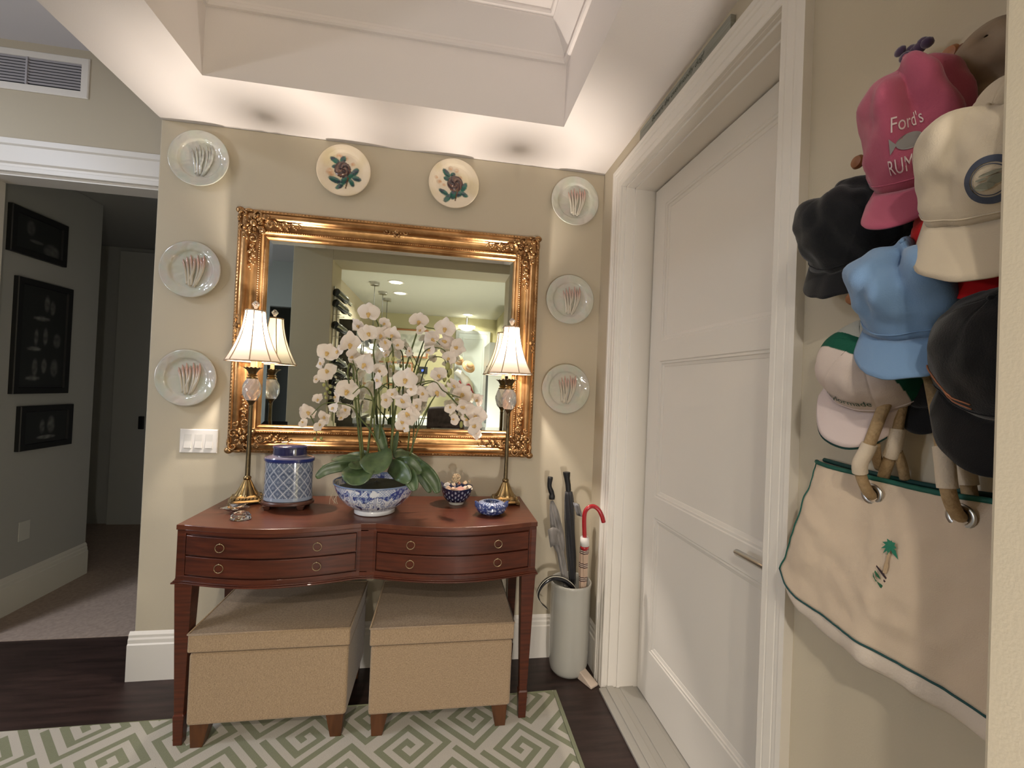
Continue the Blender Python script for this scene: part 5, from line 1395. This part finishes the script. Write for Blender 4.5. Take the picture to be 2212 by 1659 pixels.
dm = thing('dome_light', (.40, -5.85, 2.74), 'glowing dome ceiling light before the far door, seen in the mirror', 'ceiling light')
MB().lathe([(.02, 2.74), (.02, 2.56)], (.40, -5.85, 0), n=10).build('stem', M_chrome, dm)
MB().lathe([(.03, 2.47), (.10, 2.49), (.155, 2.53), (.16, 2.56), (.02, 2.565)], (.40, -5.85, 0), n=32).build('glass_dome', mat('dome_glass', (1, 1, 1), .5, emit=(1, .93, .82), estr=2.2), dm, smooth=True)
for i, (x, y) in enumerate(((-.93, -3.62), (-.90, -4.17), (-.90, -4.66))):
    t = thing('pendant_lamp', (x, y, 2.74), ['pendant lamp nearest, in the mirror reflection of the kitchen', 'middle pendant lamp of the reflected kitchen', 'farthest pendant lamp of the reflected kitchen'][i], 'pendant lamp', 'chrome kitchen pendants')
    MB().lathe([(.062, 2.74), (.062, 2.705), (.055, 2.70)], (x, y, 0), n=24).build('canopy', M_chrome, t, auto=30)
    MB().tube([(x, y, 2.70), (x, y, 2.06)], .004, 6).build('cord', M_black, t)
    MB().lathe([(.012, 2.08), (.045, 2.03), (.05, 1.95), (.04, 1.93)], (x, y, 0), n=24).build('pendant_shade', M_chrome, t, auto=40)
# wine rack on the left jamb of the opening
wr = thing('wine_rack', (-1.026, -2.05, 1.1), 'tall chrome wall wine rack on the left jamb, seen in the mirror', 'wine rack')
b = MB()
for yy in (-1.96, -2.10): b.box(-1.026, -1.016, yy-.006, yy+.006, 1.05, 2.30)
for k in range(12): z = 1.14+k*.10; b.tube([(-1.018, -1.955, z), (-.955, -1.955, z), (-.955, -1.985, z)], .003, 6); b.tube([(-1.018, -2.105, z), (-.955, -2.105, z), (-.955, -2.075, z)], .003, 6)
b.build('rails', M_chrome, wr)
M_btl = mat('wine_bottle_glass', (.010, .014, .010), .08, coat=.8)
M_foil = mat('bottle_foil', (.45, .45, .45), .25, metal=1)
places = ['topmost', 'second from top', 'third from top', 'fourth from top', 'fifth from top', 'sixth from top', 'seventh from top', 'lowest']
for i, z in enumerate((2.215, 2.115, 1.915, 1.60, 1.50, 1.40, 1.30, 1.20)):
    t = thing('wine_bottle', (-.965, -2.03, z), 'dark wine bottle lying %s in the wall rack, seen in the mirror' % places[i], 'bottle', 'wine bottles in the rack')
    M = Matrix.Translation((-.965, -2.03, z)) @ Matrix.Rotation(-1.28, 4, 'Z') @ Matrix.Rotation(PI/2+.22, 4, 'Y')
    b = MB(); b.lathe([(.030, -.12), (.037, -.115), (.037, .06), (.030, .085), (.015, .105), (.014, .12)], n=24); b.v = [tuple(M @ Vector(p)) for p in b.v]; b.build('bottle_glass', M_btl, t, auto=40)
    b = MB(); b.lathe([(.0145, .118), (.0155, .165), (.0155, .168)], n=18); b.v = [tuple(M @ Vector(p)) for p in b.v]; b.build('foil_capsule', M_foil, t, auto=40)
# black cabinet
cb = thing('black_cabinet', (-1.15, -5.0, 0), 'tall glossy black cabinet at the left of the reflected kitchen', 'cabinet')
MB().box(XL+.022, -1.01, -5.4, -3.0, 0, 2.15).build('cabinet_body', mat('black_gloss', (.008, .009, .010), .12, coat=.6), cb, bevel=.004)
b = MB(); b.tube([(-.998, -3.4, .9), (-.998, -3.4, 1.9)], .008, 8); b.build('bar_handle', M_chrome, cb)
# counter island with papers
isl = thing('kitchen_island', (-.85, -3.9, 0), 'kitchen island with pale counter, seen in the mirror', 'island')
MB().box(-.93, -.10, -4.4, -3.75, 0, .93).build('island_base', mat('island_paint', (.35, .35, .33), .5), isl)
MB().box(-.96, -.06, -4.45, -3.65, .93, .97).build('countertop', mat('pale_stone', (.52, .52, .48), .2, coat=.4), isl, bevel=.006)
rn = random.Random(5)
for k in range(7):
    x = -.84+k*.10; y = -3.80-rn.random()*.25; a_ = rn.uniform(-.6, .6)
    b = MB(); c_, s_ = math.cos(a_), math.sin(a_)
    b.rings([[(x+c_*u-s_*v, y+s_*u+c_*v, z) for u, v in ((-.09, -.12), (.09, -.12), (.09, .12), (-.09, .12))] for z in (.9702+k*.0006, .9745+k*.0006)])
    tag(b.build('paper_sheet', mat('white_paper', (.72, .72, .68), .8)), 'white paper on the reflected kitchen island, ' + ['leftmost sheet', 'second sheet from the left', 'third sheet from the left', 'the middle sheet', 'third sheet from the right', 'second sheet from the right', 'rightmost sheet'][k], 'paper', 'papers on the island')
# dark patterned chair
ch = thing('dining_chair', (.05, -2.9, 0), 'high-backed dark patterned chair seen at the bottom of the mirror', 'chair')
M_cf = mat('dark_brocade', (.018, .012, .018), .7, colB=(.075, .055, .065), vscale=14)
b = MB(); b.grid(lambda u, v: (-.17+.46*u, -3.10+.03*math.sin(PI*v), .5+.66*v+.02*math.sin(PI*u)*v), 12, 10); b.build('backrest', M_cf, ch, smooth=True, solid=.07, sub=1)
MB().box(-.18, .30, -3.60, -3.10, .40, .52).build('seat', M_cf, ch, bevel=.03, seg=4)
for x in (-.15, .27):
    for y in (-3.56, -3.13): MB().box(x-.02, x+.02, y-.02, y+.02, 0, .41).build('leg', M_leg, ch)
# pictures on the far kitchen wall
def wallpic(x0, x1, z0, z1, label, wood, tone):
    t = thing('wall_art', ((x0+x1)/2, -6.03, z0), label, 'picture'); Y = -6.03
    MB().rings([[(x0+i, Y+tk, z0+i), (x1-i, Y+tk, z0+i), (x1-i, Y+tk, z1-i), (x0+i, Y+tk, z1-i)] for i, tk in ((0, 0), (0, .02), (.028, .02), (.03, .008))], True, False).build('frame', wood, t, auto=20)
    MB().grid(lambda u, v: (x0+.028+(x1-x0-.056)*u, Y+.008, z0+.028+(z1-z0-.056)*v), 30, 30).build('print', paint_mat('picture_print', .35, .2), t,
        paint=lambda c: (.66, .64, .56) if (abs(c.x-(x0+x1)/2) > (x1-x0)*.34 or abs(c.z-(z0+z1)/2) > (z1-z0)*.32) else mix(tone, (.6, .6, .55), max(0, min(1, .5+2*nz(c.x, c.z, 0, 14)))))
M_ofr = mat('orange_wood_frame', (.36, .15, .06), .4)
wallpic(-.90, -.30, 1.93, 2.46, 'picture in orange wood frame on the far wall, upper, seen in the mirror', M_ofr, (.42, .44, .38))
wallpic(-1.02, -.56, 1.40, 1.84, 'picture in orange wood frame on the far wall, lower, seen in the mirror', M_ofr, (.35, .4, .38))
pn = thing('alarm_panel', (-.37, -6.03, 1.66), 'small black wall panel with blue screen, seen in the mirror', 'wall panel')
MB().box(-.46, -.29, -6.03, -6.005, 1.64, 1.77).build('housing', M_black, pn, bevel=.004)
MB().box(-.40, -.35, -6.004, -6.003, 1.68, 1.72).build('screen', mat('blue_screen', (.02, .03, .1), .3, emit=(.08, .16, .9), estr=1.5), pn)
# far door and casing in reflection
d3 = MB().box(.27, .80, -6.03, -5.99, 0, 2.44).build('door_3', mat('pale_blue_door', (.50, .55, .56), .5), bevel=.004); struct(d3, 'pale blue-grey door at the far end, seen in the mirror', 'door')
MB().rings([[(.34+i, -5.99+tk, 1.3+i), (.73-i, -5.99+tk, 1.3+i), (.73-i, -5.99+tk, 2.36-i), (.34+i, -5.99+tk, 2.36-i)] for i, tk in ((0, 0), (.008, .004), (.02, .004), (.026, 0))], True, False).build('door_panel', MATS['pale_blue_door'], d3)
b = MB(); b.box(.80, .86, -6.03, -5.985, 0, 2.44); b.box(.21, .27, -6.03, -5.985, 0, 2.44); b.box(.21, .86, -6.03, -5.985, 2.44, 2.50); struct(b.build('trim_8', mat('grey_casing', (.40, .42, .42), .5)), 'grey casing of the far door', 'casing')
# hats on the far door
def farhat(px, py, yv, label, k=1, colr=(.42, .26, .14)):
    p = MV(px, py, yv); t = thing('sun_hat', tuple(p), label, 'hat', 'hats on the far door')
    b = MB(); b.lathe([(.13*k, 0), (.125*k, .006), (.07*k, .015), (.065*k, .07), (.05*k, .085), (.003, .09)], n=32); M = Matrix.Translation(p) @ Matrix.Rotation(-1.0, 4, 'X') @ Matrix.Rotation(.4, 4, 'Y'); b.v = [tuple(M @ Vector(q)) for q in b.v]
    b.build('hat_body', mat('far_straw', colr, .8), t, smooth=True, solid=.004)
    b = MB(); b.lathe([(.072*k, .02), (.070*k, .045)], n=32, cap=False); b.v = [tuple(M @ Vector(q)) for q in b.v]; b.build('hat_band', mat('hat_ribbon', (.6, .56, .5), .7), t, solid=.003)
farhat(1012, 792, 5.75, 'tan straw hat with pale band hanging at the far door, in the mirror')
farhat(990, 778, 5.80, 'brown straw hat left of the tan one at the far door, in the mirror', .85, (.32, .19, .11))
b = MB(); pp = [MV(985, 800, 5.8), MV(1000, 815, 5.8), MV(1012, 835, 5.8), MV(1018, 860, 5.8)]
b.tube(spline(pp, 4), [.07]*5+[.09]*4+[.07]*4, 10); tag(b.build('hanging_coat', mat('white_cloth', (.6, .58, .54), .9), smooth=True), 'pale garment with red straps hanging on the far door, in the mirror', 'coat')
b = MB(); b.tube(spline([MV(992, 822, 5.6), MV(1003, 842, 5.6), MV(1012, 830, 5.6), MV(1022, 850, 5.6)], 5), .018, 8); tag(b.build('red_strap', mat('dark_red_cloth', (.16, .02, .02), .8), smooth=True), 'dark red strap hanging over the pale garment, in the mirror', 'strap')
# tall fridge with long handle at the right
fz = thing('fridge', (.9, -4.2, 0), 'pale fridge with long dark handle at the right of the mirror', 'fridge')
MB().box(.66, .978, -4.9, -4.1, 0, 2.1).build('fridge_body', mat('brushed_panel', (.50, .52, .52), .35, metal=.3), fz, bevel=.006)
MB().box(.63, .66, -4.16, -4.12, .9, 1.75).build('long_handle', mat('dark_steel', (.10, .11, .12), .3, metal=.8), fz, bevel=.006)
